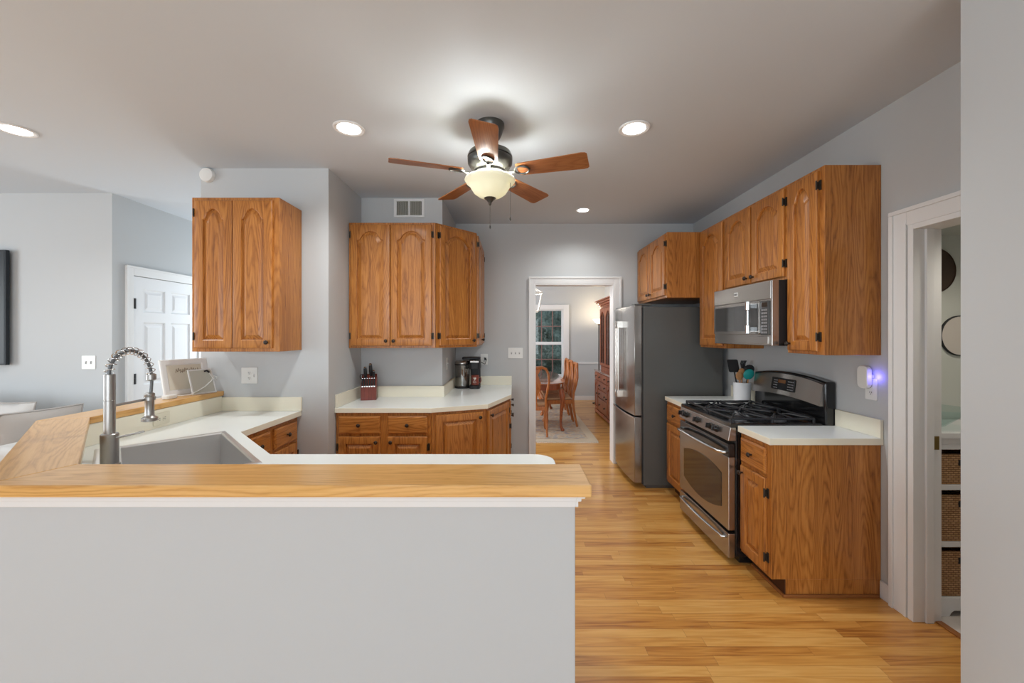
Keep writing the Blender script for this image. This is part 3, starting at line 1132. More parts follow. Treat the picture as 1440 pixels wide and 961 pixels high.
# sink base (a hollow diagonal box) and peninsula run; only their tops carry the worktop, the bar hides them
t = thing('sink_cabinet', 'diagonal oak sink base cabinet beneath the sink bowl', 'cabinet', (-1.668, 2.452, 0), R(-45) + PI)
t.rotation_euler = (0, 0, R(135))
b = MB()
L0 = math.hypot(0.45, 0.45)
b.box(-L0 + 0.01, 0, 0.0, 0.02, 0.10, 0.875)
b.box(-L0 + 0.01, 0, 0.05, 0.07, 0.0, 0.10)
b.build('carcass', 'oak_v', t)
for k, (x0, x1) in enumerate(((-0.60, -0.32), (-0.31, -0.03))):
    o = door_mesh(x1 - x0, 0.56).build('door', 'oak_v', t, loc=(x1, 0.0205, 0.125), rot=(0, 0, PI), smooth=25)
    knob(o, 0.03 if k == 0 else x1 - x0 - 0.03, -0.019, 0.52)
bpy.data.objects.remove(t.children[0]) if False else None
cabinet('base_cabinet', 'oak peninsula base cabinets backing onto the low bar wall', (0.16, 1.965), (-1.16, 1.965), 0.61, 0, BZ1,
        [('drawer', 0.03, 0.44, 0.70, 0.845), ('drawer', 0.46, 0.87, 0.70, 0.845), ('drawer', 0.89, 1.29, 0.70, 0.845),
         ('door', 0.03, 0.44, 0.125, 0.68, 0, ('r', 't'), 'l'), ('door', 0.46, 0.87, 0.125, 0.68, 0, ('l', 't'), 'r'), ('door', 0.89, 1.29, 0.125, 0.68, 0, ('l', 't'), 'r')], toe=TOE, group=BG)

# ------------------------------------------------------------------ sink and faucet
sink = thing('kitchen_sink', 'stainless steel single-bowl sink set diagonally in the corner worktop', 'sink', (SA.x, SA.y, CT1), R(-45))
# local x = along the front edge (SU), local y: SV is (-s,-s) = local -y
b = MB()


def srect(m0, m1, m2, m3, z):
    return [(m0, -m2, z), (SW - m1, -m2, z), (SW - m1, -SD + m3, z), (m0, -SD + m3, z)]


b.rings([srect(0, 0, 0, 0, 0.0008), srect(0.003, 0.003, 0.003, 0.003, 0.0045), srect(0.022, 0.022, 0.022, 0.092, 0.0045), srect(0.027, 0.027, 0.027, 0.097, -0.004),
         srect(0.034, 0.034, 0.034, 0.104, -0.205), srect(0.05, 0.05, 0.05, 0.12, -0.215)], False, True)
b.build('basin', 'steel_sink', sink, smooth=20)
b = MB()
b.lathe([(0.045, 0), (0.045, 0.004), (0.03, 0.002), (0.02, -0.004)], 20, (SW / 2, -SD / 2, -0.2145))
b.build('drain', 'chrome', sink, smooth=40)

FX, FY = -1.806, 1.800
fau = thing('spring_faucet', 'tall steel spring-neck kitchen faucet rising behind the sink', 'faucet', (FX, FY, CT1 + 0.005))
zb = CT1 + 0.005
b = MB()
b.lathe([(0.036, 0), (0.036, 0.008), (0.0315, 0.010), (0.0315, 1.06 - zb), (0.028, 1.064 - zb)], 24)
b.build('base', 'faucet_steel', fau, smooth=40)
b = MB()
b.lathe([(0.0205, 1.06 - zb), (0.0205, 1.211 - zb), (0.0195, 1.212 - zb), (0.0195, 1.215 - zb), (0.0205, 1.216 - zb), (0.0205, 1.328 - zb), (0.014, 1.330 - zb)], 20)
b.build('column', 'faucet_steel', fau, smooth=40)
# arc path (in the y-z plane, slightly towards +x)
cy, rz, ry = 0.097, 0.118, 0.100


def arc(t):
    a = PI * (1 - t)
    return Vector((0.010 * t, cy + ry * math.cos(a), 1.328 - zb + 0.0 + rz * math.sin(a) - 0.03 * t))


pts = [arc(i / 30) for i in range(31)]
b = MB()
b.tube(pts + [Vector((0.01, 0.199, 1.27 - zb)), Vector((0.008, 0.198, 1.23 - zb)), Vector((0.006, 0.192, 1.18 - zb))], 0.0075, 8)
b.build('hose', 'hose_grey', fau, smooth=60)
b = MB()
N, turns = 420, 14
sp = []
for i in range(N + 1):
    t_ = i / N
    p = arc(t_)
    tg = (arc(min(1, t_ + 0.01)) - arc(max(0, t_ - 0.01))).normalized()
    n1 = Vector((1, 0, 0))
    n1 = (n1 - tg * n1.dot(tg)).normalized()
    n2 = tg.cross(n1)
    ph = 2 * PI * turns * t_
    sp.append(p + (n1 * math.cos(ph) + n2 * math.sin(ph)) * 0.0165)
b.tube(sp, 0.0024, 6)
b.build('spring', 'chrome', fau, smooth=60)
b = MB()
e = arc(1.0)
b.lathe([(0.012, -0.02), (0.020, -0.014), (0.020, 0.010), (0.012, 0.016)], 16, tuple(e))
b.build('collar', 'faucet_steel', fau, smooth=40)
b = MB()
b.lathe([(0.010, 0.14), (0.021, 0.135), (0.021, 0.118), (0.0185, 0.114), (0.0185, 0.03), (0.021, 0.022), (0.033, 0.014), (0.033, 0.0), (0.022, -0.004)], 20, (0.006, 0.192, 1.080 - zb))
b.build('spray_head', 'faucet_steel', fau, smooth=40)
b = MB()
b.tube([(0, 0.0, 1.185 - zb), (0.0, 0.17, 1.187 - zb)], 0.006, 8)
b.lathe([(0.024, -0.008), (0.024, 0.008)], 18, (0.006, 0.192, 1.19 - zb))
b.build('holder_arm', 'faucet_steel', fau, smooth=40)
b = MB()
b.tube([(0.03, 0.0, 1.045 - zb), (0.115, 0.045, 1.062 - zb)], 0.0045, 8)
b.build('lever', 'faucet_steel', fau, smooth=60)

# ------------------------------------------------------------------ refrigerator
FRX, FRY0, FRY1 = 1.170, 3.905, 4.665     # front plane, near and far sides
t = thing('refrigerator', 'stainless french-door refrigerator with dark grey side beside the dining doorway', 'refrigerator', (FRX, FRY1, 0), R(-90))
FW = FRY1 - FRY0
b = MB()
b.box(0.005, FW - 0.005, 0.112, 0.885, 0.03, 1.775)
b.box(0.02, FW - 0.02, 0.14, 0.86, 0.0, 0.03)
b.build('body', 'fridge_side', t, bevel=0.005)
b = MB()
b.box(0.012, FW - 0.012, 0.094, 0.112, 0.05, 1.77)
b.build('gasket', 'gasket', t)


def curved_slab(b, x0, x1, z0, z1, T, bulge, full, n=12):
    """door with a gently bowed front, following the whole front's arc"""
    lo = []
    for i in range(n + 1):
        x = x0 + (x1 - x0) * i / n
        u = (x - full / 2) / (full / 2)
        lo.append((x, bulge * u * u))
    poly = lo + [(x1, T), (x0, T)]
    b.prism(poly, z0, z1)


for k, (x0, x1) in enumerate(((0.0, FW / 2 - 0.002), (FW / 2 + 0.002, FW))):
    b = MB()
    curved_slab(b, x0, x1, 0.715, 1.79, 0.094, 0.022, FW)
    o = b.build('door', 'steel_v', t, bevel=0.004, smooth=35)
    hx = FW / 2 + (-0.036 if k == 0 else 0.036)
    b = MB()
    for zz in (0.880, 1.610):
        b.box(hx - 0.0145, hx + 0.0145, -0.060, 0.006, zz - 0.035, zz + 0.035)
    b.tube([(hx, -0.046, 0.90), (hx, -0.046, 1.59)], 0.0135, 12)
    b.build('handle', 'handle_steel', o, bevel=0.003, smooth=50)
b = MB()
curved_slab(b, 0, FW, 0.06, 0.700, 0.094, 0.022, FW)
o = b.build('freezer_drawer', 'steel_v', t, bevel=0.004, smooth=35)
b = MB()
curved_slab(b, 0.0, FW, 0.690, 0.704, 0.045, 0.022, FW)
bmesh.ops.translate(b.bm, verts=b.bm.verts[:], vec=(0, -0.014, 0))
b.build('pull_lip', 'chrome', o, bevel=0.002)
for x in (0.02, FW - 0.12):
    b = MB()
    b.box(x, x + 0.10, 0.03, 0.20, 1.79, 1.806)
    b.build('hinge_cover', 'fridge_side', t, bevel=0.003)

# ------------------------------------------------------------------ gas range
RX, RY0, RY1 = 1.408, 2.614, 3.379
t = thing('gas_range', 'freestanding gas range with stainless front and black cooktop', 'range', (RX, RY1, 0), R(-90))
RW = RY1 - RY0
b = MB()
b.box(0.002, RW - 0.002, 0.052, 0.69, 0.055, 0.895)
b.box(0.03, RW - 0.03, 0.09, 0.66, 0.0, 0.055)
b.build('body', 'black_gloss', t, bevel=0.003)
# oven door
b = MB()
b.box(0.004, RW - 0.004, 0.004, 0.050, 0.225, 0.705)
o = b.build('oven_door', 'steel', t, bevel=0.005)
b = MB()
b.box(0.004, RW - 0.004, 0.006, 0.050, 0.7055, 0.790)
b.build('vent_band', 'black_gloss', o, bevel=0.004)
b = MB()
top, bot = [], []
for i in range(17):
    u = -1 + i / 8
    x = RW / 2 + u * 0.292
    k = 1 - u * u
    bot.append((x, 0.350 - 0.055 * k))
    top.append((x, 0.575 + 0.045 * k))
b.prism(bot + top[::-1], 0.001, 0.0038, axis='y')
b.build('oven_window', 'oven_glass', o)
b = MB()
hp = []
for i in range(21):
    u = -1 + i / 10
    hp.append((RW / 2 + u * 0.335, -0.050 + 0.018 * u * u + (0.022 if abs(u) > 0.97 else 0), 0.728 + 0.006 * (1 - u * u)))
b.tube([(hp[0][0], 0.008, hp[0][2])] + hp + [(hp[-1][0], 0.008, hp[-1][2])], [0.014] + [0.015] * 21 + [0.014], 10, 0.8)
b.build('handle', 'chrome', o, smooth=60)
# warming drawer
b = MB()
b.box(0.004, RW - 0.004, 0.004, 0.050, 0.045, 0.205)
o = b.build('drawer', 'steel', t, bevel=0.005)
b = MB()
hp = []
for i in range(21):
    u = -1 + i / 10
    hp.append((RW / 2 + u * 0.325, -0.030 + 0.018 * u * u, 0.163 + 0.004 * (1 - u * u)))
b.tube([(hp[0][0], 0.006, hp[0][2])] + hp + [(hp[-1][0], 0.006, hp[-1][2])], 0.0125, 10, 0.8)
b.build('handle', 'chrome', o, smooth=60)
# control panel, slightly raked
b = MB()
b.prism([(0.0, 0.812), (0.052, 0.812), (0.052, 0.900), (0.016, 0.900)], 0.0, RW, axis='x')
o = b.build('control_panel', 'steel', t, bevel=0.003)
for x in (0.055, 0.125, 0.315, 0.52, 0.605):
    b = MB()
    mt = Matrix.Rotation(R(90 - 10), 4, 'X')
    b.lathe([(0.024, 0), (0.024, 0.006), (0.019, 0.008), (0.017, 0.026), (0.013, 0.029)], 20, mat=mt)
    b.box(-0.005, 0.005, -0.0175, 0.0175, 0.02, 0.036, mat=mt)
    b.build('knob', 'black_gloss', o, loc=(x, 0.0075, 0.856), smooth=40)
# cooktop tray
b = MB()


def crect(m, z):
    return [(m, 0.018 + m, z), (RW - m, 0.018 + m, z), (RW - m, 0.615 - m, z), (m, 0.615 - m, z)]


b.rings([crect(0, 0.900), crect(0, 0.920), crect(0.006, 0.926), crect(0.03, 0.926), crect(0.045, 0.912), crect(0.05, 0.912)])
cook = b.build('cooktop', 'black_gloss', t, smooth=30)
for bx in (0.19, RW - 0.19):
    for by in (0.17, 0.45):
        b = MB()
        b.lathe([(0.055, 0.0), (0.055, 0.006), (0.042, 0.010), (0.042, 0.016)], 24)
        o2 = b.build('burner', 'grey_button', cook, loc=(bx, by, 0.912), smooth=40)
        b = MB()
        b.lathe([(0.036, 0.0), (0.038, 0.004), (0.034, 0.010), (0.01, 0.012)], 24)
        b.build('burner_cap', 'cast_iron', o2, loc=(0, 0, 0.016), smooth=40)
for gx0, gx1 in ((0.035, RW / 2 - 0.004), (RW / 2 + 0.004, RW - 0.035)):
    b = MB()
    zt = 0.950
    for (ax, ay, bx_, by_) in ((gx0, 0.05, gx1, 0.05), (gx0, 0.585, gx1, 0.585), (gx0, 0.05, gx0, 0.585), (gx1, 0.05, gx1, 0.585), (gx0, 0.31, gx1, 0.31)):
        b.tube([(ax, ay, zt), ((ax + bx_) / 2, (ay + by_) / 2, zt - 0.002), (bx_, by_, zt)], 0.0085, 8)
    gc = (gx0 + gx1) / 2
    for gy in (0.17, 0.45):
        for a in range(4):
            ca, sa = math.cos(R(45 + 90 * a)), math.sin(R(45 + 90 * a))
            ex, ey = (gx1 - gx0) / 2 * (1 if ca > 0 else -1), 0.125 * (1 if sa > 0 else -1)
            b.tube([(gc + ca * 0.035, gy + sa * 0.035, zt + 0.006), (gc + ca * 0.09, gy + sa * 0.08, zt + 0.008), (gc + ex, gy + ey, zt)], [0.005, 0.007, 0.0085], 8)
        for sx in (-1, 1):
            b.tube([(gc + sx * 0.03, gy, zt + 0.006), (gc + sx * (gx1 - gx0) / 2, gy, zt)], 0.006, 8)
    for fx in (gx0, gx1):
        for fy in (0.05, 0.31, 0.585):
            b.tube([(fx, fy, 0.918), (fx, fy, zt)], 0.009, 8)
    b.build('grate', 'cast_iron', cook, smooth=60)
# backguard
b = MB()
n = 20
arcz = [1.195 + 0.035 * (1 - (-1 + 2 * i / n) ** 2) for i in range(n + 1)]
xs = [RW * i / n for i in range(n + 1)]
poly = [(0.0, 0.895), (RW, 0.895)] + [(x, z) for x, z in zip(xs[::-1], arcz[::-1])]
b.prism(poly, 0.635, 0.708, axis='y')
bg = b.build('backguard', 'black_gloss', t, bevel=0.012, seg=3, smooth=35)
b = MB()
lo = [(x, 1.035 + 0.022 * (1 - (-1 + 2 * i / n) ** 2)) for i, x in enumerate(xs)]
hi = [(x, z - 0.018) for x, z in zip(xs, arcz)]
m_ = 0.016
lo = [(m_ + x * (RW - 2 * m_) / RW, z) for x, z in lo]
hi = [(m_ + x * (RW - 2 * m_) / RW, z) for x, z in hi]
L1 = [b.bm.verts.new((x, 0.608, z)) for x, z in lo]
L2 = [b.bm.verts.new((x, 0.630, z)) for x, z in hi]
K1 = [b.bm.verts.new((x, 0.6345, z)) for x, z in lo]
K2 = [b.bm.verts.new((x, 0.6345, z)) for x, z in hi]
for i in range(n):
    b.face([L1[i], L1[i + 1], L2[i + 1], L2[i]])
    b.face([L1[i], K1[i], K1[i + 1], L1[i + 1]])
    b.face([L2[i], L2[i + 1], K2[i + 1], K2[i]])
b.face([L1[0], L2[0], K2[0], K1[0]])
b.face([L1[-1], K1[-1], K2[-1], L2[-1]])
bmesh.ops.remove_doubles(b.bm, verts=b.bm.verts[:], dist=1e-5)
b.build('fascia', 'steel', bg, smooth=30)
rake = math.atan2(0.022, 0.145)
b = MB()
b.prism(rrect(-0.125, 0.125, -0.045, 0.045, 0.008), 0, 0.003, axis='y')
disp = b.build('display_panel', 'black_gloss', bg, loc=(RW / 2, 0.6125, 1.135), rot=(-rake, 0, 0))
b = MB()
b.box(-0.05, 0.03, -0.0012, 0, 0.008, 0.032)
b.build('clock_display', 'amber_display', disp)
b = MB()
for i in range(4):
    for j in range(4):
        for sx in (-1, 1):
            x = sx * (0.062 + 0.016 * i)
            if sx > 0 or i < 3:
                b.box(x - 0.005, x + 0.005, -0.001, 0, -0.036 + 0.019 * j, -0.028 + 0.019 * j)
b.build('button', 'grey_button', disp)['kind'] = 'stuff'

# ------------------------------------------------------------------ over-the-range microwave
MX, MY0, MY1 = 1.690, 2.614, 3.350
MZ0, MZ1 = 1.432, 1.866
t = thing('microwave', 'stainless over-the-range microwave hung under the short cabinet', 'microwave', (MX, MY1, MZ0), R(-90))
MW, MH = MY1 - MY0, MZ1 - MZ0
b = MB()
b.box(0.003, MW - 0.003, 0.052, 0.428, 0.012, MH - 0.001)
b.box(0.02, MW - 0.02, 0.06, 0.40, 0.0, 0.012)
b.build('case', 'black_matte', t, bevel=0.003)
b = MB()
b.box(0, MW, 0.004, 0.051, 0.0, MH - 0.001)
fr = b.build('front_frame', 'steel', t, bevel=0.004)
b = MB()
b.box(0.004, MW - 0.004, -0.004, 0.0035, MH - 0.125, MH - 0.004)
o = b.build('vent_panel', 'steel', t, bevel=0.006)
b = MB()
b.box(MW / 2 - 0.06, MW / 2 - 0.01, -0.0055, -0.0042, MH - 0.075, MH - 0.045)
bd = b.build('badge', 'badge_white', o, bevel=0.001)
b = MB()
for k in range(3):
    x = MW / 2 - 0.055 + 0.014 * k
    b.box(x, x + 0.009, -0.0065, -0.0056, MH - 0.068, MH - 0.052)
b.build('badge_mark', 'black_matte', bd)
b = MB()
b.prism(rrect(0.008, MW - 0.12, 0.075, MH - 0.132, 0.012), -0.006, 0.0035, axis='y')
dr = b.build('door', 'steel', t, bevel=0.002)
b = MB()
b.prism(rrect(0.036, MW - 0.135, 0.098, MH - 0.150, 0.008), -0.0085, -0.0062, axis='y')
b.build('window', 'micro_glass', dr)
b = MB()
hx = MW - 0.185
b.tube([(hx, -0.045, 0.095), (hx, -0.045, MH - 0.145)], 0.009, 12)
for z in (0.110, MH - 0.160):
    b.lathe([(0.014, -0.032), (0.018, -0.028), (0.018, 0.028), (0.014, 0.032)], 16, (hx, -0.045, z))
    b.box(hx - 0.010, hx + 0.010, -0.045, -0.0062, z - 0.016, z + 0.016)
b.build('handle', 'chrome', dr, smooth=40)
b = MB()
b.prism(rrect(MW - 0.105, MW - 0.025, 0.07, MH - 0.135, 0.006), -0.005, 0.0035, axis='y')
kp = b.build('keypad', 'micro_glass', t)
b = MB()
b.box(MW - 0.095, MW - 0.035, -0.0062, -0.0051, MH - 0.175, MH - 0.145)
b.build('display', 'oven_glass', kp)
b = MB()
for i in range(3):
    for j in range(8):
        x, z = MW - 0.094 + 0.021 * i, 0.082 + 0.0215 * j
        b.box(x, x + 0.015, -0.0060, -0.0051, z, z + 0.013)
b.build('button', 'grey_button', kp)['kind'] = 'stuff'
b = MB()
b.box(0.30, MW - 0.03, -0.003, 0.0035, 0.012, 0.062)
b.build('lower_trim', 'steel', t, bevel=0.002)

# ------------------------------------------------------------------ ceiling fan
FNX, FNY = -0.135, 2.466
fan = thing('ceiling_fan', 'five-blade ceiling fan with bronze motor and lit frosted glass bowl', 'ceiling fan', (FNX, FNY, CEIL))
b = MB()
b.lathe([(0.088, 0.0), (0.088, -0.018), (0.082, -0.030), (0.074, -0.060), (0.062, -0.085), (0.048, -0.098), (0.03, -0.102)], 32)
b.build('canopy', 'fan_bronze', fan, smooth=40)
b = MB()
b.lathe([(0.022, -0.10), (0.022, -0.17)], 16)
b.build('downrod', 'fan_bronze', fan, smooth=40)
b = MB()
b.lathe([(0.03, -0.145), (0.085, -0.155), (0.128, -0.178), (0.138, -0.200), (0.138, -0.208), (0.132, -0.212), (0.138, -0.216), (0.136, -0.245), (0.118, -0.272), (0.095, -0.288),
         (0.095, -0.305), (0.080, -0.318), (0.072, -0.340), (0.06, -0.348)], 40)
b.build('motor_housing', 'fan_bronze', fan, smooth=35)
ZB = -0.300
for k, a in enumerate((-90, -18, 54, 126, 198)):
    b = MB()
    t_ = 0.006
    prof = [(0.175, 0.050), (0.19, 0.056), (0.30, 0.062), (0.45, 0.068), (0.565, 0.074), (0.588, 0.070), (0.598, 0.058)]
    pl = [(r, -w_) for r, w_ in prof] + [(r, w_) for r, w_ in prof[::-1]]
    vs = b.prism(pl, -t_ / 2, t_ / 2)
    bl = b.build('blade', 'blade_wood', fan, loc=(0, 0, ZB), rot=(R(-13), 0, 0), bevel=0.0015, seg=1)
    bl.rotation_euler = (Matrix.Rotation(R(a), 4, 'Z') @ Matrix.Rotation(R(-13), 4, 'X')).to_euler()
    b = MB()
    b.tube([(0.088, 0, -0.002), (0.12, 0.0, -0.016), (0.165, 0, -0.012)], [0.014, 0.012, 0.012], 8, 0.6)
    ring = []
    for i in range(25):
        q = 2 * PI * i / 24
        ring.append((0.205 + 0.045 * math.cos(q), 0.036 * math.sin(q), -0.008))
    b.tube(ring, 0.006, 6)
    b.build('blade_iron', 'fan_bronze', bl, smooth=50)
b = MB()
b.lathe([(0.152, -0.338), (0.156, -0.346), (0.146, -0.362), (0.128, -0.374), (0.118, -0.392), (0.100, -0.420), (0.070, -0.443), (0.035, -0.455), (0.0345, -0.452), (0.068, -0.440),
         (0.097, -0.417), (0.115, -0.390), (0.125, -0.372), (0.142, -0.360), (0.149, -0.346)], 40, cap0=False, cap1=False)
b.build('glass_bowl', 'frosted', fan, smooth=60)
b = MB()
b.lathe([(0.036, -0.448), (0.037, -0.456), (0.022, -0.468), (0.010, -0.482), (0.008, -0.494), (0.003, -0.500)], 20)
b.build('finial', 'fan_bronze', fan, smooth=40)
for (x, y, z0, z1) in ((0.0, 0.0, -0.50, -0.62), (0.125, -0.035, -0.36, -0.58)):
    b = MB()
    b.tube([(x, y, z0), (x, y, z1)], 0.0012, 6)
    b.lathe([(0.002, 0.0), (0.005, -0.008), (0.005, -0.018), (0.001, -0.024)], 10, (x, y, z1))
    b.build('pull_chain', 'fan_bronze', fan, smooth=50)
for k in range(3):
    a = R(-30 + 120 * k)
    point_light('fan_bulb', (0.075 * math.cos(a), 0.075 * math.sin(a), -0.372), 5.6, (0.98, 0.99, 0.95), 0.03, fan)

# ------------------------------------------------------------------ recessed lights
for (x, y, r, lab) in ((-3.13, 2.53, 0.095, 'recessed ceiling light at the left edge over the living room'), (-1.02, 2.51, 0.095, 'recessed ceiling light left of the fan'),
                       (0.765, 2.51, 0.095, 'recessed ceiling light right of the fan'), (0.737, 4.16, 0.075, 'small recessed ceiling light in front of the dining doorway')):
    t = thing('recessed_light', lab, 'ceiling light', (x, y, CEIL), 0, 'recessed ceiling lights')
    b = MB()
    b.lathe([(r, -0.0005), (r, -0.006), (r * 0.93, -0.010), (r * 0.76, -0.006), (r * 0.74, -0.0005)], 32)
    b.build('trim_ring', 'trim_white', t, smooth=40)
    b = MB()
    b.lathe([(r * 0.73, -0.004), (r * 0.72, -0.0075), (0.002, -0.0085)], 32)
    b.build('lens', 'lamp_lens', t, smooth=60)
    spot_light('recessed_lamp', (0, 0, -0.03), 46 if r > 0.08 else 26, (0.96, 0.98, 0.96), 150, 0.8, 0.06, t)

# ------------------------------------------------------------------ wall plates, vent, detector
def plate(name, label, cat, loc, rotz, W, H, kind='toggle', n=2, mat='plastic_white', rot90=False):
    """front towards local -y"""
    t = thing(name, label, cat, loc, rotz)
    b = MB()
    b.prism(rrect(-W / 2, W / 2, -H / 2, H / 2, 0.006), -0.006, -0.0005, axis='y')
    b.build('cover_plate', mat, t, bevel=0.0015)
    for i in range(n):
        cx = (i - (n - 1) / 2) * 0.046 if kind != 'outlet' or n > 1 else 0
        b = MB()
        if kind == 'toggle':
            b.box(cx - 0.004, cx + 0.004, -0.016, -0.006, 0.001, 0.010)
            b.mi = 1
            b.box(cx - 0.0065, cx + 0.0065, -0.007, -0.006, -0.013, 0.013)
            b.build('toggle', [mat, 'slot_shade'], t)
        else:
            for k in (-1, 1):
                def P(a, c):
                    return (c, a) if rot90 else (a, c)
                cz = 0.020 * k
                px, pz = P(0, cz)
                b.mi = 0
                b.prism(rrect(cx + px - 0.015, cx + px + 0.015, pz - 0.015, pz + 0.015, 0.007), -0.0075, -0.006, axis='y')
                b.mi = 1
                for sx in (-0.006, 0.006):
                    qx, qz = P(sx, cz + 0.002)
                    w_, h_ = P(0.0015, 0.0045)
                    b.box(cx + qx - w_, cx + qx + w_, -0.0082, -0.0074, qz - h_, qz + h_)
                qx, qz = P(0, cz - 0.008)
                b.box(cx + qx - 0.0025, cx + qx + 0.0025, -0.0082, -0.0074, qz - 0.0025, qz + 0.0025)
            b.build('socket', [mat, 'plastic_slot'], t)
    return t


plate('light_switch', 'white double light switch on the living-room wall', 'light switch', (-3.87, 3.67, 1.25), 0, 0.125, 0.125)
t = plate('switch_outlet', 'white double wall plate under the left wall cabinet', 'outlet', (-2.04, 3.12, 1.188), 0, 0.125, 0.125, 'outlet', 1)
b = MB()
b.box(0.026, 0.040, -0.0165, -0.006, -0.012, 0.012)
b.build('toggle', 'plastic_white', t)
plate('light_switch', 'white triple light switch beside the dining doorway', 'light switch', (0.040, 4.69, 1.288), 0, 0.172, 0.122, n=3)
plate('wall_outlet', 'white wall outlet behind the coffee maker', 'outlet', (-0.325, 4.69, 1.215), 0, 0.085, 0.125, 'outlet', 1)
plate('light_switch', 'white switch seen edge-on beneath the angled alcove cabinet', 'light switch', (-0.66, 4.05, 1.21), R(90), 0.075, 0.12, n=1)
plate('wall_outlet', 'cream outlet under the oak bar behind the sink', 'outlet', (-2.240, 2.56, 0.970), R(90), 0.118, 0.075, 'outlet', 1, 'plastic_cream', True)
plate('wall_outlet', 'white outlet on the right wall below the glowing plug-in', 'outlet', (2.12, 2.362, 1.185), R(-90), 0.078, 0.125, 'outlet', 1)
# plug-in night light
t = thing('night_light', 'white plug-in device glowing blue on the right wall', 'night light', (2.1115, 2.385, 1.255), R(-90))
b = MB()
b.prism(rrect(-0.036, 0.036, -0.068, 0.068, 0.030), -0.032, -0.0005, axis='y')
o = b.build('case', 'plastic_white', t, bevel=0.006, seg=3, smooth=35)
b = MB()
b.prism(rrect(0.034, 0.046, -0.004, 0.016, 0.003), -0.004, -0.0006, axis='y')
b.build('blue_lamp', 'blue_led', t)
point_light('blue_glow', (0.066, -0.012, 0.006), 0.15, (0.16, 0.13, 1.0), 0.015, t)

# air vent on the chase
t = thing('air_vent', 'white return air vent on the alcove wall above the cabinets', 'vent', (-0.972, 3.80, 2.700), 0)
b = MB()
for q in ((-0.145, 0.145, 0.066, 0.088), (-0.145, 0.145, -0.088, -0.066), (-0.145, -0.118, -0.066, 0.066), (0.118, 0.145, -0.066, 0.066), (-0.008, 0.008, -0.066, 0.066)):
    b.box(q[0], q[1], -0.012, -0.0005, q[2], q[3])
b.build('frame', 'trim_white', t, bevel=0.002)
b = MB()
b.box(-0.118, 0.118, -0.003, -0.0005, -0.066, 0.066)
b.build('backing', 'grille_dark', t)
b = MB()
for side in (-1, 1):
    for i in range(11):
        x = side * (0.013 + 0.0096 * i)
        b.box(x - 0.0022, x + 0.0022, -0.010, -0.003, -0.066, 0.066)
b.build('louvre', 'grille_fin', t)['kind'] = 'stuff'
b = MB()
b.lathe([(0.056, 0.0005), (0.056, 0.018), (0.050, 0.028), (0.02, 0.033), (0.003, 0.033)], 28, mat=Matrix.Rotation(R(90), 4, 'X'))
tag(b.build('smoke_detector', 'plastic_white', loc=(-2.362, 3.12, 2.742), smooth=40), 'round white smoke detector high above the left wall cabinet', 'smoke detector')

# strike plate
b = MB()
b.box(2.192, 2.232, 2.094, 2.0995, 0.905, 0.975)
b.box(2.203, 2.221, 2.0925, 2.0942, 0.925, 0.955)
tag(b.build('strike_plate', 'strike_brass', bevel=0.001), 'small brass strike plate on the right doorway jamb', 'strike plate')

# ------------------------------------------------------------------ things on the worktops and bar
# knife block
KB = (-1.305, 3.665, CT1 + 0.0005)
ka = R(14)
kb = thing('knife_block', 'dark red wooden knife block in the alcove corner', 'knife block', KB, ka)
b = MB()
b.prism([(-0.062, 0.0), (-0.062, 0.135), (-0.046, 0.150), (0.052, 0.228), (0.070, 0.205), (0.048, 0.0)], -0.066, 0.066, axis='x')
b.build('block', 'block_wood', kb, bevel=0.003)
b = MB()
b.box(-0.066, 0.066, -0.0655, -0.0625, 0.0, 0.118)
b.box(-0.006, 0.006, -0.0665, -0.0656, 0.045, 0.07)
b.build('front_board', 'block_wood', kb, bevel=0.001)
KM = Matrix.Translation(KB) @ Matrix.Rotation(ka, 4, 'Z')


def knife(name, label, base, direction, length, w, th, group, mat='black_matte'):
    p = KM @ Vector(base)
    t = thing(name, label, 'knife', p, ka, group)
    dv = Vector(direction).normalized()
    rot = dv.to_track_quat('Z', 'Y').to_matrix().to_4x4()
    b = MB()
    loops = []
    for z, s in ((0.012, 0.8), (0.03, 0.9), (length * 0.5, 1.0), (length * 0.85, 0.92), (length, 0.75)):
        loops.append([(x * s, y * s, z) for x, y in rrect(-th / 2, th / 2, -w / 2, w / 2, th * 0.4, 3)])
    vs = b.rings(loops)
    bmesh.ops.transform(b.bm, matrix=rot, verts=vs)
    b.build('handle', mat, t, smooth=40)
    b = MB()
    vs = b.box(-th * 0.45, th * 0.45, -w * 0.42, w * 0.42, 0.001, 0.012)
    vs += b.box(-th * 0.3, th * 0.3, -w * 0.32, w * 0.32, length, length + 0.003)
    bmesh.ops.transform(b.bm, matrix=rot, verts=vs)
    b.build('bolster', 'chrome', t)


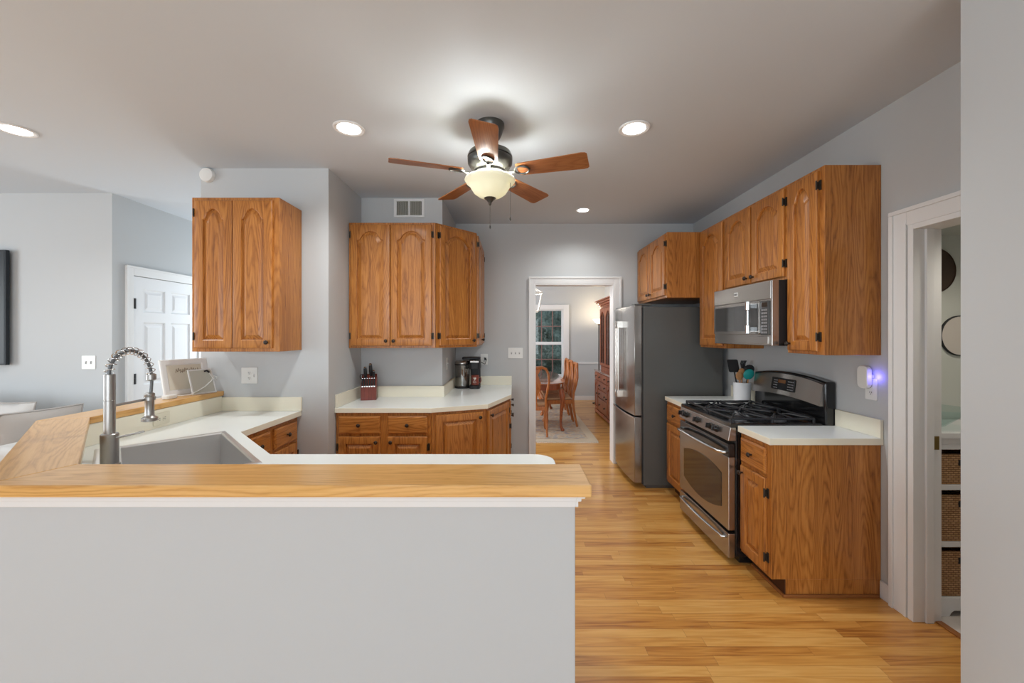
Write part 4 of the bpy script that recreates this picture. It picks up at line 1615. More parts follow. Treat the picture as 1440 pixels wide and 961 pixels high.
for i in range(6):
    knife('steak_knife', 'steak knife with steel ends in the front row of the knife block', (-0.051 + 0.0204 * i, -0.071, 0.1185), (0, 0.06, 1), 0.078, 0.015, 0.0145, 'steak knives in the block front')
up = (0, -0.55, 1)
knife('chef_knife', 'tallest black-handled knife at the middle back of the knife block', (0.014, 0.022, 0.207), up, 0.130, 0.036, 0.030, None)
knife('bread_knife', 'black-handled knife beside the scissors in the knife block', (-0.030, 0.0, 0.190), up, 0.118, 0.034, 0.030, None)
knife('paring_knife', 'short grey-topped knife at the right of the knife block', (0.042, 0.0, 0.190), up, 0.082, 0.026, 0.022, None)
p = KM @ Vector((-0.050, -0.02, 0.175))
t = thing('scissors', 'black-handled kitchen scissors at the left of the knife block', 'scissors', p, ka)
for sx in (-1, 1):
    b = MB()
    ring = [(sx * 0.012 + 0.013 * math.cos(q * PI / 8), -0.012 - 0.02 * math.sin(q * PI / 8) * 0.55, 0.034 + 0.022 * math.sin(q * PI / 8)) for q in range(17)]
    b.tube(ring, 0.0035, 6)
    b.tube([(sx * 0.003, 0.0, 0.0), (sx * 0.010, -0.006, 0.015)], 0.004, 6)
    b.build('handle', 'black_matte', t, smooth=60)

# coffee maker with water tank
cm = thing('coffee_maker', 'single-serve black coffee maker with round water tank under the angled cabinet', 'coffee maker', (-0.50, 4.45, CT1 + 0.0005))
b = MB()
b.lathe([(0.083, 0), (0.085, 0.012), (0.080, 0.022)], 28, (-0.050, 0.0, 0))
b.build('tank_base', 'black_matte', cm, smooth=40)
b = MB()
b.lathe([(0.078, 0.022), (0.082, 0.20), (0.082, 0.265), (0.079, 0.265), (0.079, 0.20), (0.074, 0.026)], 28, (-0.050, 0, 0), cap0=False)
tk = b.build('water_tank', 'tank_glass', cm, smooth=40)
b = MB()
b.lathe([(0.073, 0.027), (0.0765, 0.125), (0.003, 0.125)], 28, (-0.050, 0, 0))
b.build('water', plain('tank_water', (0.30, 0.30, 0.27), 0.15), tk, smooth=40)
b = MB()
b.lathe([(0.085, 0.266), (0.086, 0.285), (0.078, 0.298), (0.03, 0.302)], 28, (-0.050, 0, 0))
b.mi = 1
b.lathe([(0.0855, 0.255), (0.0865, 0.257), (0.0865, 0.266), (0.0855, 0.267)], 28, (-0.050, 0, 0))
b.build('tank_lid', ['steel', 'black_matte'], tk, smooth=40)
b = MB()
b.prism(rrect(0.036, 0.150, -0.105, 0.085, 0.03), 0, 0.035)
b.build('drip_base', 'black_matte', cm, bevel=0.004)
b = MB()
b.prism(rrect(0.040, 0.146, 0.02, 0.085, 0.02), 0.0355, 0.24)
b.build('pillar', 'black_matte', cm, bevel=0.004)
b = MB()
b.prism(rrect(0.034, 0.152, -0.105, 0.085, 0.03), 0.212, 0.315)
b.prism(rrect(-0.050, 0.150, -0.06, 0.085, 0.03), 0.315, 0.342)
hd = b.build('brew_head', 'black_matte', cm, bevel=0.008)
b = MB()
b.box(0.045, 0.14, -0.1095, -0.1055, 0.285, 0.305)
b.build('front_trim', 'steel', hd, bevel=0.002)
b = MB()
b.tube([(0.14, 0.09, 0.28), (0.19, 0.16, 0.25), (0.205, 0.21, 0.30), (0.19, 0.222, 0.305)], 0.004, 6)
b.box(0.178, 0.200, 0.212, 0.2305, 0.293, 0.320)
b.build('cord', 'black_matte', cm, smooth=50)
# mug in the coffee maker
t = thing('mug', 'small dark red mug with white heart mark in the coffee maker', 'mug', (-0.405, 4.405, CT1 + 0.036))
b = MB()
b.lathe([(0.036, 0.0), (0.042, 0.004), (0.043, 0.105), (0.041, 0.108), (0.039, 0.105), (0.038, 0.01), (0.002, 0.008)], 28)
b.build('cup', 'mug_red', t, smooth=40)
b = MB()
for (hx_, hz_, hr) in ((-0.008, 0.078, 0.0085), (0.008, 0.078, 0.0085)):
    b.prism([(hx_ + hr * math.cos(2 * PI * i / 14), hz_ + hr * math.sin(2 * PI * i / 14)) for i in range(14)], -0.0455, -0.0425, axis='y')
b.prism([(-0.0155, 0.075), (0.0, 0.055), (0.0155, 0.075)], -0.0455, -0.0425, axis='y')
for (pts_) in ([(-0.004, 0.048), (-0.010, 0.052), (-0.018, 0.046), (-0.020, 0.036), (-0.014, 0.028), (-0.004, 0.030), (-0.005, 0.038)], [(0.004, 0.032), (0.008, 0.044), (0.012, 0.031), (0.016, 0.042), (0.019, 0.031)]):
    b.tube([(x, -math.sqrt(0.0438 ** 2 - x * x), z) for x, z in pts_], 0.0016, 6)
b.build('printed_mark', 'mug_mark', t)
b = MB()
b.tube([(0.041, 0.0, 0.085), (0.062, 0, 0.078), (0.066, 0, 0.05), (0.058, 0, 0.03), (0.041, 0, 0.024)], 0.005, 8)
b.build('handle', 'mug_red', t, smooth=60)

# utensil crock and the utensils standing in it
CK = Vector((1.985, 3.462, CT1 + 0.0005))
b = MB()
b.lathe([(0.060, 0.0), (0.066, 0.004), (0.068, 0.16), (0.070, 0.178), (0.066, 0.180), (0.063, 0.16), (0.061, 0.010), (0.002, 0.008)], 32)
tag(b.build('utensil_crock', 'crock', loc=CK, smooth=40), 'white ceramic utensil crock beside the range', 'crock')


def utensil(name, label, dx, dy, lean, length, head, hmat, mat):
    """shaft from the crock's bottom outwards; head drawn in local xz at its top, faces -y"""
    t = thing(name, label, 'utensil', CK + Vector((dx * 0.3, dy * 0.3, 0.012)))
    d_ = Vector((lean[0], lean[1], 1)).normalized()
    rot = d_.to_track_quat('Z', 'Y').to_matrix().to_4x4()
    b = MB()
    vs = b.tube([(0, 0, 0), (0, 0, length)], 0.006, 8)
    bmesh.ops.transform(b.bm, matrix=rot, verts=vs)
    b.build('shaft', mat, t, smooth=50)
    b = MB()
    head(b)
    bmesh.ops.translate(b.bm, verts=b.bm.verts[:], vec=(0, 0, length))
    bmesh.ops.transform(b.bm, matrix=Matrix.Translation(d_ * 0) @ Matrix(((1, 0, d_.x / d_.z, 0), (0, 1, d_.y / d_.z, 0), (0, 0, 1, 0), (0, 0, 0, 1))), verts=b.bm.verts[:])
    b.build('head', hmat, t, smooth=40)


def h_spat(b):
    b.prism(rrect(-0.046, 0.046, -0.01, 0.100, 0.012), -0.003, 0.003, axis='y')


def h_spoon(w_, h_):
    def f(b):
        loops = []
        for i in range(9):
            q = PI * i / 8
            r = math.sin(q) * w_ + 0.001
            z = h_ * (1 - math.cos(q)) - 0.01
            loops.append([(r * math.cos(2 * PI * k / 16), 0.25 * r * math.sin(2 * PI * k / 16), z) for k in range(16)])
        b.rings(loops)
    return f


utensil('turner', 'black spatula standing in the white crock, leftmost', -0.05, 0.02, (-0.15, 0.06), 0.262, h_spat, 'black_matte', 'black_matte')
utensil('wooden_spoon', 'dark wooden spoon in the white crock', -0.04, -0.05, (-0.14, -0.08), 0.195, h_spoon(0.028, 0.038), 'spoon_wood', 'spoon_wood')
utensil('wooden_spoon', 'pale wooden spoon in the white crock behind the teal one', 0.0, 0.0, (-0.02, -0.02), 0.215, h_spoon(0.030, 0.042), 'spoon_wood', 'spoon_wood')
utensil('silicone_spoon', 'teal spoon leaning towards the range in the white crock', 0.05, -0.06, (0.07, -0.12), 0.205, h_spoon(0.046, 0.045), 'teal', 'spoon_wood')
utensil('ladle', 'black ladle at the right of the white crock', 0.06, 0.02, (0.15, -0.02), 0.245, h_spoon(0.048, 0.042), 'black_matte', 'black_matte')
utensil('pasta_server', 'black pasta server with prongs at the back of the crock', 0.02, 0.05, (0.06, 0.08), 0.285, lambda b: [b.tube([(0.0 + 0.006 * k, 0, -0.01), (-0.012 + 0.012 * k, 0, 0.04), (-0.012 + 0.013 * k, -0.012, 0.066)], 0.005, 6) for k in range(4)], 'black_matte', 'black_matte')

# photo frame leaning on the bar end
BZ = BT1 + 0.0005
fa = math.atan2(0.30, 0.10)
t = thing('picture_frame', 'white-framed picture leaning back at the far end of the oak bar', 'picture frame', (-2.419, 2.785, BZ), fa)
FWd, FHt = 0.315, 0.262
lean = Matrix.Rotation(R(-13), 4, 'X')
b = MB()
fo = [(0, 0, FWd, FHt), (0.045, 0.045, FWd - 0.045, FHt - 0.045)]
loops = []
for m_, y in ((0.0, 0.0), (0.0, -0.014), (0.006, -0.018), (0.034, -0.012), (0.042, -0.006)):
    loops.append([(m_, y, m_), (FWd - m_, y, m_), (FWd - m_, y, FHt - m_), (m_, y, FHt - m_)])
b.rings(loops, True, False)
bmesh.ops.transform(b.bm, matrix=lean, verts=b.bm.verts[:])
b.build('frame', 'trim_white', t, smooth=20)
b = MB()
b.box(0.041, FWd - 0.041, -0.0055, -0.0015, 0.041, FHt - 0.041)
bmesh.ops.transform(b.bm, matrix=lean, verts=b.bm.verts[:])
pr = b.build('print', 'photo_print', t)
b = MB()
for i in range(11):
    x0 = 0.095 + 0.0145 * i
    z0 = 0.165 + 0.006 * math.sin(i * 1.9)
    b.tube([(x0, -0.0062, z0), (x0 + 0.006, -0.0062, z0 + 0.028 + 0.006 * math.sin(i * 3.1)), (x0 + 0.011, -0.0062, z0 + 0.006), (x0 + 0.015, -0.0062, z0 + 0.014)], 0.0017, 5)
bmesh.ops.transform(b.bm, matrix=lean, verts=b.bm.verts[:])
b.build('handwriting', 'ink_brown', pr)
# small tilted panel with a white rim standing in front
t = thing('tablet_frame', 'small white-rimmed easel frame tilted in front of the picture', 'picture frame', (-2.300, 2.885, BZ), fa)
lean2 = Matrix.Rotation(R(-18), 4, 'X')
b = MB()
loops = []
W2, H2 = 0.170, 0.188
for m_, y in ((0.0, 0.0), (0.0, -0.007), (0.002, -0.008), (0.009, -0.008), (0.010, -0.006)):
    loops.append([(m_, y, m_), (W2 - m_, y, m_), (W2 - m_, y, H2 - m_), (m_, y, H2 - m_)])
b.rings(loops, True, False)
bmesh.ops.transform(b.bm, matrix=lean2, verts=b.bm.verts[:])
b.build('frame', 'trim_white', t)
b = MB()
b.box(0.0095, W2 - 0.0095, -0.0058, -0.003, 0.0095, H2 - 0.0095)
bmesh.ops.transform(b.bm, matrix=lean2, verts=b.bm.verts[:])
b.build('backing', plain('card_grey', (0.58, 0.57, 0.50), 0.6), t)
b = MB()
b.prism([(0.006, 0.0), (0.056, 0.0), (0.054, 0.004), (0.036, 0.072)], 0.08, 0.095, axis='x')
b.build('stand', 'frame_back', t)
# power adapter with its white cord and black plug end
t = thing('charger', 'white power adapter with cord lying on the oak bar', 'charger', (-2.335, 2.735, BZ))
b = MB()
b.prism(rrect(-0.024, 0.024, -0.042, 0.042, 0.012), 0, 0.026)
b.build('adapter', 'plastic_white', t, bevel=0.006, seg=3)
def on_board(u, h, d):
    """a point d in front of the tilted easel frame, in the charger's own space"""
    q = d - h * math.tan(R(18)) + 0.009
    return (-2.300 + math.cos(fa) * u + math.sin(fa) * q + 2.335, 2.885 + math.sin(fa) * u - math.cos(fa) * q - 2.735, h)


b = MB()
b.tube([(0.005, 0.040, 0.012), (0.022, 0.075, 0.010), on_board(-0.03, 0.012, 0.026), on_board(0.03, 0.03, 0.014), on_board(0.09, 0.055, 0.012), on_board(0.14, 0.09, 0.012), on_board(0.165, 0.125, 0.014),
        on_board(0.185, 0.115, 0.016), on_board(0.178, 0.095, 0.014), on_board(0.150, 0.110, 0.018), on_board(0.140, 0.140, 0.014), on_board(0.135, 0.155, 0.014)], 0.0035, 6)
b.build('cord', 'plastic_white', t, smooth=60)
b = MB()
b.tube([on_board(0.137, 0.152, 0.014), on_board(0.122, 0.168, 0.014), on_board(0.105, 0.163, 0.014)], 0.0065, 8)
b.build('plug', 'black_matte', t, smooth=50)

# ------------------------------------------------------------------ beyond the right doorway
SX0, SY = 2.262, 2.150
su = thing('storage_shelf', 'white cubby unit with wicker baskets beyond the right doorway', 'shelf unit', (SX0, SY, 0))
b = MB()
SWd, SDp = 0.62, 0.33
b.box(0, 0.022, 0, SDp, 0.098, 0.95)
b.box(SWd - 0.022, SWd, 0, SDp, 0.098, 0.95)
b.box(0.022, SWd - 0.022, SDp - 0.012, SDp, 0.098, 0.95)
b.build('frame', 'trim_white', su, bevel=0.002)
for z in (0.070, 0.366, 0.672, 0.890):
    b = MB()
    b.box(0.022, SWd - 0.022, 0, SDp - 0.012, z, z + 0.028)
    b.build('shelf', 'trim_white', su, bevel=0.002)
b = MB()
b.box(-0.004, SWd + 0.01, -0.012, SDp, 0.951, 0.982)
b.box(0.0, SWd, 0.0, 0.022, 0.918, 0.951)
b.build('top', 'trim_white', su, bevel=0.003)
b = MB()
pl = [(0, 0), (0.075, 0), (0.085, 0.018), (0.10, 0.030), (SWd - 0.10, 0.030), (SWd - 0.085, 0.018), (SWd - 0.075, 0), (SWd, 0), (SWd, 0.0975), (0, 0.0975)]
b.prism(pl, -0.008, 0.0, axis='y')
b.box(0.0, 0.02, 0.0, SDp, 0.0, 0.07)
b.box(SWd - 0.02, SWd, 0.0, SDp, 0.0, 0.07)
b.build('plinth', 'trim_white', su, bevel=0.002)
for (z0, z1, lab) in ((0.700, 0.862, 'wicker basket on the top shelf of the white cubby unit'), (0.394, 0.640, 'wicker basket on the middle shelf of the white cubby unit'),
                      (0.098, 0.335, 'wicker basket on the bottom shelf of the white cubby unit')):
    t = thing('wicker_basket', lab, 'basket', (SX0 + 0.035, SY + 0.008, z0 + 0.001), 0, 'wicker baskets beyond the doorway')
    W_, D_, H_ = 0.40, 0.28, z1 - z0
    b = MB()
    lo = rrect(0, W_, 0, D_, 0.02, 3)
    li = rrect(0.012, W_ - 0.012, 0.012, D_ - 0.012, 0.012, 3)
    b.rings([[(x, y, 0) for x, y in lo], [(x, y, H_) for x, y in lo], [(x, y, H_) for x, y in li], [(x, y, 0.01) for x, y in li]])
    b.build('basket_body', 'wicker', t)
    b = MB()
    b.box(0.105, 0.165, -0.003, 0.0005, H_ - 0.062, H_ - 0.030)
    b.build('handle_slot', 'black_matte', t, bevel=0.001)
b = MB()
b.lathe([(0.04, 0.0), (0.05, 0.004), (0.11, 0.06), (0.165, 0.105), (0.168, 0.106), (0.163, 0.104), (0.106, 0.062), (0.046, 0.010), (0.002, 0.008)], 32)
tag(b.build('glass_bowl', 'bowl_glass', loc=(SX0 - 0.0 + 0.185 - 0.02, SY + 0.165, 0.983), smooth=50), 'clear glass bowl on top of the white cubby unit', 'bowl')
for (cx_, cz_, r_, mat_, lab) in ((2.613, 1.905, 0.142, 'mirror_dark', 'dark brown round wall disc, upper one beyond the right doorway'),
                                  (2.785, 1.50, 0.125, 'mirror_light', 'pale round mirror with thin dark rim, lower one beyond the right doorway')):
    t = thing('round_mirror', lab, 'mirror', (cx_, 2.50, cz_))
    b = MB()
    mt = Matrix.Rotation(R(90), 4, 'X')
    b.lathe([(r_, 0.0005), (r_, 0.014), (r_ - 0.004, 0.016), (r_ - 0.005, 0.010)], 48, mat=mt)
    b.build('rim', 'black_matte' if mat_ == 'mirror_light' else 'mirror_dark', t, smooth=40)
    b = MB()
    b.lathe([(r_ - 0.0055, 0.008), (r_ - 0.0055, 0.012), (0.002, 0.0125)], 48, mat=mt)
    b.build('disc', mat_, t, smooth=40)
spot_light('bath_lamp', (2.55, 1.9, 2.10), 14, (1.0, 0.93, 0.80), 160, 0.8, 0.08)

# ------------------------------------------------------------------ living room: sofa, pillows, television
t = thing('sofa', 'pale grey sofa behind the oak bar, against the living-room wall', 'sofa', (-4.13, 2.8, 0))
def soft(b, x0, x1, y0, y1, z0, z1):
    b.box(x0, x1, y0, y1, z0, z1)
for nm, q in (('base', (-2.2, 0.90, -0.20, 0.80, 0.08, 0.31)), ('backrest', (-2.2, 0.67, 0.58, 0.82, 0.31, 0.80)), ('armrest', (0.68, 0.90, -0.20, 0.82, 0.31, 0.766)),
              ('seat_cushion', (-0.44, 0.665, -0.22, 0.575, 0.315, 0.455)), ('seat_cushion', (-1.56, -0.45, -0.22, 0.575, 0.315, 0.455))):
    b = MB()
    soft(b, *q)
    b.build(nm, 'fabric_light', t, bevel=0.045, seg=4, smooth=50)
for x in (-2.1, 0.80):
    for y in (-0.12, 0.70):
        b = MB()
        b.lathe([(0.028, 0.0), (0.035, 0.08)], 12, (x, y, 0))
        b.build('foot', 'black_matte', t)


def pillow(name, label, loc, rot, W, H, T, mat):
    t = thing(name, label, 'pillow', loc)
    t.rotation_euler = rot
    b = MB()
    n = 14
    def P(i, j, s):
        u, v = -1 + 2 * i / n, -1 + 2 * j / n
        e = max(0, (1 - u ** 2)) ** 0.45 * max(0, (1 - v ** 2)) ** 0.45
        k = 1 - 0.06 * (1 - abs(u)) * 0 - 0.035 * (1 - u * u) * abs(v) ** 3
        k2 = 1 - 0.035 * (1 - v * v) * abs(u) ** 3
        return (W / 2 * u * k2, s * T / 2 * e, H / 2 + H / 2 * v * k)
    for s in (-1, 1):
        g = [[b.bm.verts.new(P(i, j, s)) for j in range(n + 1)] for i in range(n + 1)]
        for i in range(n):
            for j in range(n):
                b.face([g[i][j], g[i + 1][j], g[i + 1][j + 1], g[i][j + 1]])
    bmesh.ops.remove_doubles(b.bm, verts=b.bm.verts[:], dist=1e-5)
    o = b.build('cover', mat, t, smooth=80)
    b = MB()
    loop = []
    for k in range(4 * n + 1):
        q, r_ = divmod(k, n)
        ij = [(r_, 0), (n, r_), (n - r_, n), (0, n - r_)][q % 4]
        loop.append(P(ij[0], ij[1], 0))
    b.tube(loop, 0.007, 6)
    b.build('piping', 'pillow_trim', t, smooth=60)


pillow('sofa_pillow', 'beige pillow leaning on the sofa arm nearest the oak bar', (-3.665, 3.10, 0.462), (R(7), R(0), R(76)), 0.48, 0.475, 0.14, 'fabric')
pillow('sofa_pillow', 'light grey back pillow against the living-room wall', (-4.17, 3.24, 0.462), (R(-10), 0, R(-2)), 0.46, 0.49, 0.15, 'fabric_light')
pillow('sofa_pillow', 'light grey back pillow cut by the left edge under the television', (-4.73, 3.24, 0.462), (R(-12), 0, R(1)), 0.58, 0.53, 0.15, 'fabric')
t = thing('television', 'black wall-mounted television cut by the left edge', 'television', (-5.30, 3.668, 1.75))
b = MB()
b.box(-0.74, 0.74, -0.055, -0.025, -0.52, 0.52)
b.build('bezel', 'tv_black', t, bevel=0.004)
b = MB()
b.box(-0.725, 0.725, -0.0565, -0.0552, -0.505, 0.505)
b.build('screen', 'tv_screen', t)
b = MB()
b.box(-0.25, 0.25, -0.025, -0.001, -0.2, 0.2)
b.build('wall_bracket', 'black_matte', t)

# ------------------------------------------------------------------ dining room
b = MB()
b.box(-1.25, 1.21, 5.60, 8.62, 0.0005, 0.009)
rug = tag(b.build('rug', 'rug_border'), 'patterned beige and blue rug under the dining table', 'rug')
b = MB()
b.box(-1.13, 1.09, 5.74, 8.48, 0.0092, 0.0105)
b.build('woven_field', 'rug_wool', rug)
b = MB()
for i in range(96):
    x = -1.23 + 2.42 * i / 95
    b.box(x - 0.006, x + 0.006, 5.545, 5.60, 0.001, 0.006)
b.build('fringe', 'lantern_white', rug)['kind'] = 'stuff'
RG = 0.0112
TX, TY = 0.335, 7.12
tb = thing('dining_table', 'glossy cherry dining table with curved legs in the dining room', 'table', (TX, TY, RG))


def superell(a, c, p, n=48):
    r = []
    for i in range(n):
        q = 2 * PI * i / n
        r.append((a * math.copysign(abs(math.cos(q)) ** (2 / p), math.cos(q)), c * math.copysign(abs(math.sin(q)) ** (2 / p), math.sin(q))))
    return r


b = MB()
b.rings([[(x, y, z) for x, y in superell(0.535 - m, 1.10 - m, 4.0)] for m, z in ((0.03, 0.722), (0.006, 0.728), (0.0, 0.738), (0.004, 0.746), (0.012, 0.750))])
b.build('tabletop', 'cherry_h', tb, smooth=40)
b = MB()
b.prism(superell(0.46, 1.0, 5.0), 0.635, 0.7215)
b.build('apron', 'cherry', tb, smooth=40)


def cabriole(sx, sy, h, k=1.0):
    b = MB()
    d_ = Vector((sx, sy, 0)).normalized()
    pts, rs = [], []
    for z, o_, r in ((1.0, -0.006, 0.036), (0.90, 0.006, 0.040), (0.80, 0.020, 0.040), (0.66, 0.016, 0.031), (0.45, 0.0, 0.022), (0.25, -0.010, 0.018), (0.10, -0.004, 0.017), (0.045, 0.012, 0.022), (0.018, 0.026, 0.026), (0.0, 0.026, 0.020)):
        p = d_ * o_ * k
        pts.append((p.x, p.y, z * h))
        rs.append(r * k)
    b.tube(pts, rs, 10)
    for v in b.bm.verts:
        v.co.z = max(v.co.z, 0.0)
    return b


for sx in (-1, 1):
    for sy in (-1, 1):
        cabriole(sx, sy, 0.64, 1.15).build('leg', 'cherry', tb, loc=(sx * 0.43, sy * 0.90, 0.0), smooth=60)

CH = 'cherry dining chairs around the table'


def dining_chair(loc, rotz, label):
    """faces +y, origin between the feet"""
    t = thing('dining_chair', label, 'chair', loc, rotz, CH)
    b = MB()
    pl = [(-0.19, -0.20), (0.19, -0.20), (0.25, 0.23), (0.20, 0.26), (-0.20, 0.26), (-0.25, 0.23)]
    b.prism(pl, 0.375, 0.438)
    b.build('seat_rail', 'chair_wood', t, bevel=0.006)
    b = MB()
    b.prism([(x * 0.93, y * 0.93) for x, y in pl], 0.4385, 0.475)
    b.build('seat', 'seat_cloth', t, bevel=0.014, seg=3, smooth=40)
    for s in (-1, 1):
        cabriole(s, 1, 0.376).build('leg', 'chair_wood', t, loc=(s * 0.205, 0.215, 0), smooth=60)
        b = MB()
        b.tube([(s * 0.195, -0.274, 0.006), (s * 0.192, -0.250, 0.12), (s * 0.188, -0.218, 0.30), (s * 0.186, -0.208, 0.438)], [0.016, 0.017, 0.020, 0.022], 8)
        for v in b.bm.verts:
            v.co.z = max(v.co.z, 0.0)
        b.build('leg', 'chair_wood', t, smooth=60)
    b = MB()
    for s in (-1, 1):
        b.tube([(s * 0.186, -0.208, 0.43), (s * 0.180, -0.222, 0.55), (s * 0.200, -0.255, 0.68), (s * 0.222, -0.275, 0.80), (s * 0.214, -0.272, 0.92), (s * 0.180, -0.275, 0.99), (s * 0.12, -0.282, 1.015), (0.0, -0.285, 1.005)],
               [0.021, 0.018, 0.018, 0.018, 0.018, 0.020, 0.022, 0.024], 8)
    b.build('back_frame', 'chair_wood', t, smooth=60)
    b = MB()
    loops = []
    for z, w_, y in ((0.44, 0.065, -0.212), (0.52, 0.050, -0.220), (0.60, 0.060, -0.235), (0.70, 0.098, -0.258), (0.78, 0.105, -0.272), (0.86, 0.075, -0.275), (0.91, 0.060, -0.276), (0.96, 0.090, -0.280), (1.0, 0.11, -0.284)):
        loops.append([(-w_, y - 0.006, z), (w_, y - 0.006, z), (w_, y + 0.006, z), (-w_, y + 0.006, z)])
    b.rings(loops)
    b.build('splat', 'chair_wood', t, smooth=30)
    return t


ch0 = dining_chair((0.315, 6.08, RG), 0.0, 'cherry dining chair at the near head of the table, its back to the kitchen')
dup(ch0, (0.775, 6.65, RG), R(90), 'cherry side chair on the right of the table, nearest of three')
dup(ch0, (0.775, 7.17, RG), R(90), 'cherry side chair on the right of the table, middle of three')
dup(ch0, (0.775, 7.69, RG), R(90), 'cherry side chair on the right of the table, farthest of three')
dup(ch0, (-0.105, 6.74, RG), R(-90), 'cherry side chair on the left of the table, mostly hidden by the doorway edge')
dup(ch0, (0.22, 8.25, RG), R(180), 'cherry dining chair at the far head of the table by the window')

# china hutch
HX, HY1, HY0 = 1.612, 7.74, 6.45
hu = thing('china_hutch', 'tall cherry china hutch with glass doors on the right dining wall', 'hutch', (HX, HY1, 0), R(-90))
HW = HY1 - HY0
b = MB()
b.box(0.0, HW, 0.0, 0.47, 0.09, 0.80)
b.build('lower_case', 'cherry', hu, bevel=0.004)
b = MB()
b.box(-0.015, HW + 0.015, -0.018, 0.475, 0.03, 0.0895)
for x in (-0.005, HW - 0.06):
    b.box(x, x + 0.065, -0.01, 0.05, 0.0, 0.03)
    b.box(x, x + 0.065, 0.40, 0.46, 0.0, 0.03)
b.build('plinth', 'cherry', hu, bevel=0.006)
b = MB()
b.box(-0.02, HW + 0.02, -0.025, 0.475, 0.8005, 0.835)
b.build('ledge', 'cherry_h', hu, bevel=0.006)


def pull(parent, x, y, z):
    b = MB()
    b.tube([(-0.03, 0.0, 0.006), (-0.03, -0.012, 0.0), (0.0, -0.018, -0.014), (0.03, -0.012, 0.0), (0.03, 0, 0.006)], 0.004, 6)
    b.box(-0.04, 0.04, -0.002, 0.0, -0.008, 0.014)
    b.build('pull', 'bronze', parent, loc=(x, y, z))


cols = [(0.015, 0.30), (0.315, HW - 0.315), (HW - 0.30, HW - 0.015)]
for i, (x0, x1) in enumerate(cols):
    o = drawer_mesh(x1 - x0, 0.135).build('drawer', 'cherry', hu, loc=(x0, -0.0005, 0.655), bevel=0.001)
    for px in ((0.5,) if i != 1 else (0.2, 0.8)):
        pull(o, (x1 - x0) * px, -0.019, 0.07)
    if i == 1:
        for z0, z1 in ((0.505, 0.64), (0.355, 0.49), (0.11, 0.34)):
            o = drawer_mesh(x1 - x0, z1 - z0).build('drawer', 'cherry', hu, loc=(x0, -0.0005, z0), bevel=0.001)
            for px in (0.2, 0.8):
                pull(o, (x1 - x0) * px, -0.019, (z1 - z0) / 2)
    else:
        o = door_mesh(x1 - x0, 0.53, arched=0.03, fr=0.045).build('door', 'cherry', hu, loc=(x0, -0.0005, 0.11), smooth=25)
        knob(o, x1 - x0 - 0.03 if i == 0 else 0.03, -0.019, 0.30)
# upper glazed case
b = MB()
UY = 0.10
b.box(0.02, 0.045, UY, 0.47, 0.8355, 2.02)
b.box(HW - 0.045, HW - 0.02, UY, 0.47, 0.8355, 2.02)
b.box(0.045, HW - 0.045, 0.455, 0.47, 0.8355, 2.02)
b.box(0.045, HW - 0.045, UY, 0.455, 1.995, 2.02)
b.box(0.045, HW - 0.045, UY, 0.455, 0.8355, 0.90)
for z in (1.25, 1.60):
    b.box(0.045, HW - 0.045, UY + 0.03, 0.455, z, z + 0.015)
b.build('upper_case', 'cherry', hu, bevel=0.002)
dw = (HW - 0.04) / 3
for i in range(3):
    x0 = 0.02 + dw * i + 0.002
    w_ = dw - 0.004
    b = MB()
    H_ = 1.07
    n = 12
    fr_ = 0.05
    # frame with an arched opening: stiles, bottom rail, arched head
    b.box(0, fr_, -0.02, 0, 0, H_)
    b.box(w_ - fr_, w_, -0.02, 0, 0, H_)
    b.box(fr_, w_ - fr_, -0.02, 0, 0, fr_)
    cu = [(fr_ + (w_ - 2 * fr_) * k / n, H_ - 0.05 - 0.11 * (abs(-1 + 2 * k / n)) ** 1.6) for k in range(n + 1)]
    b.prism(cu + [(w_ - fr_, H_), (fr_, H_)], -0.02, 0, axis='y')
    b.box(w_ / 2 - 0.008, w_ / 2 + 0.008, -0.018, -0.004, fr_, H_ - 0.052)
    o = b.build('glass_door', 'cherry', hu, loc=(x0, UY - 0.001, 0.915), bevel=0.002)
    b = MB()
    b.box(fr_, w_ - fr_, -0.012, -0.009, fr_, H_ - 0.05)
    b.build('pane', 'cabinet_glass', o)
b = MB()
for z0, z1, o_ in ((2.0205, 2.05, 0.0), (2.05, 2.085, 0.025), (2.085, 2.12, 0.06), (2.12, 2.145, 0.085)):
    b.box(0.02 - o_, HW - 0.02 + o_, UY - 0.02 - o_, 0.472, z0, z1)
b.build('cornice', 'cherry', hu, bevel=0.008, seg=2)

# torchiere
t = thing('floor_lamp', 'lit torchiere floor lamp in the dining room corner behind the hutch', 'floor lamp', (1.89, 8.72, 0))
b = MB()
b.lathe([(0.14, 0.0), (0.14, 0.015), (0.05, 0.03), (0.02, 0.05)], 28)
b.build('base', 'bronze', t, smooth=40)
b = MB()
b.lathe([(0.013, 0.045), (0.013, 1.70), (0.03, 1.715), (0.016, 1.73)], 14)
b.build('pole', 'bronze', t, smooth=40)
b = MB()
b.lathe([(0.03, 1.73), (0.06, 1.745), (0.10, 1.78), (0.135, 1.83), (0.132, 1.832), (0.095, 1.785), (0.055, 1.752), (0.02, 1.742)], 32)
b.build('lamp_shade', 'torch_lens', t, smooth=60)
point_light('torchiere_bulb', (0, 0, 1.88), 6.5, (1.0, 0.80, 0.55), 0.05, t)

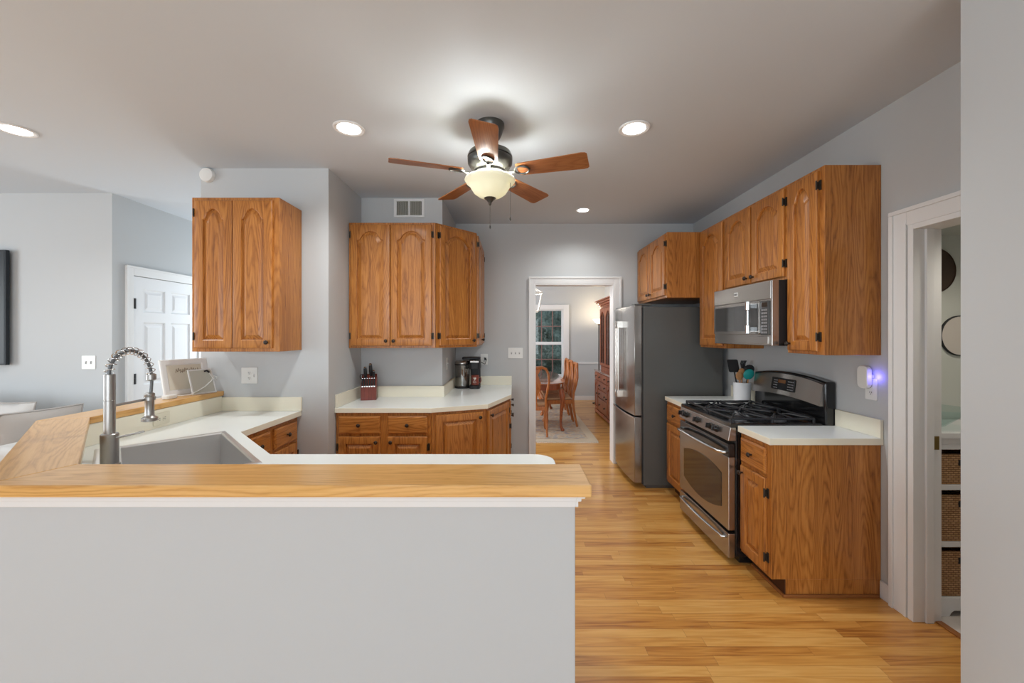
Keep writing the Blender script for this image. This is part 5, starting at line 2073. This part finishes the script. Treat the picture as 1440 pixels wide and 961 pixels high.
# lantern pendant over the table
t = thing('lantern_pendant', 'white open-frame lantern hanging over the dining table', 'pendant lamp', (0.345, 7.0, CEIL))
b = MB()
zt, zm, zl = 2.33 - CEIL, 2.22 - CEIL, 1.90 - CEIL
a1, a2 = 0.11, 0.175
c1 = [(-a2, -a2), (a2, -a2), (a2, a2), (-a2, a2)]
for k in range(4):
    (xa, ya), (xb, yb) = c1[k], c1[(k + 1) % 4]
    s_ = a1 / a2
    b.tube([(xa, ya, zm), (xb, yb, zm)], 0.010, 4)
    b.tube([(xa * s_, ya * s_, zl), (xb * s_, yb * s_, zl)], 0.010, 4)
    b.tube([(xa, ya, zm), (xa * s_, ya * s_, zl)], 0.010, 4)
    b.tube([(xa, ya, zm), (xa * 0.12, ya * 0.12, zt)], 0.008, 4)
b.build('frame', 'lantern_white', t)
b = MB()
b.lathe([(0.06, -0.001), (0.06, -0.02), (0.02, -0.03)], 20)
b.tube([(0, 0, -0.03), (0, 0, zt)], 0.006, 6)
b.build('hanging_rod', 'lantern_white', t)
b = MB()
for k in range(4):
    x, y = 0.05 * math.cos(k * PI / 2), 0.05 * math.sin(k * PI / 2)
    b.tube([(0, 0, zl + 0.05), (x, y, zl + 0.04)], 0.005, 6)
    b.lathe([(0.010, 0.0), (0.010, 0.09)], 10, (x, y, zl + 0.035))
b.tube([(0, 0, zt), (0, 0, zl + 0.05)], 0.005, 6)
b.build('candle_cluster', 'lantern_white', t)
point_light('lantern_glow', (0, 0, -0.75), 8, (1.0, 0.95, 0.88), 0.10, t)

# shrubbery outside the dining window
b = MB()
import mathutils
g = []
nx, nz = 60, 44
for i in range(nx + 1):
    row = []
    for j in range(nz + 1):
        x, z = -2.0 + 5.5 * i / nx, 3.4 * j / nz
        nz_ = mathutils.noise.noise((x * 2.2, z * 2.2, 0.3)) * 0.45 + mathutils.noise.noise((x * 7, z * 7, 1.7)) * 0.18
        row.append(b.bm.verts.new((x, 11.2 + nz_ + 0.15 * z, z)))
    g.append(row)
for i in range(nx):
    for j in range(nz):
        b.face([g[i][j], g[i + 1][j], g[i + 1][j + 1], g[i][j + 1]])
bk = [b.bm.verts.new(p) for p in ((-2.0, 13.0, 0), (3.5, 13.0, 0), (3.5, 13.0, 3.4), (-2.0, 13.0, 3.4))]
b.face(bk)
b.face([r[0] for r in g] + [bk[1], bk[0]])
b.face([r[-1] for r in g][::-1] + [bk[3], bk[2]])
b.face(g[0][::-1] + [bk[0], bk[3]])
b.face(g[-1] + [bk[2], bk[1]])
tag(b.build('hedge', 'leaves', smooth=60), 'dark green hedge outside the dining window', 'hedge', kind='stuff')
b = MB()
b.box(-3.5, 4.5, 9.4, 14.0, -0.10, -0.001)
struct(b.build('ground', plain('soil', (0.05, 0.06, 0.03), 0.95)))
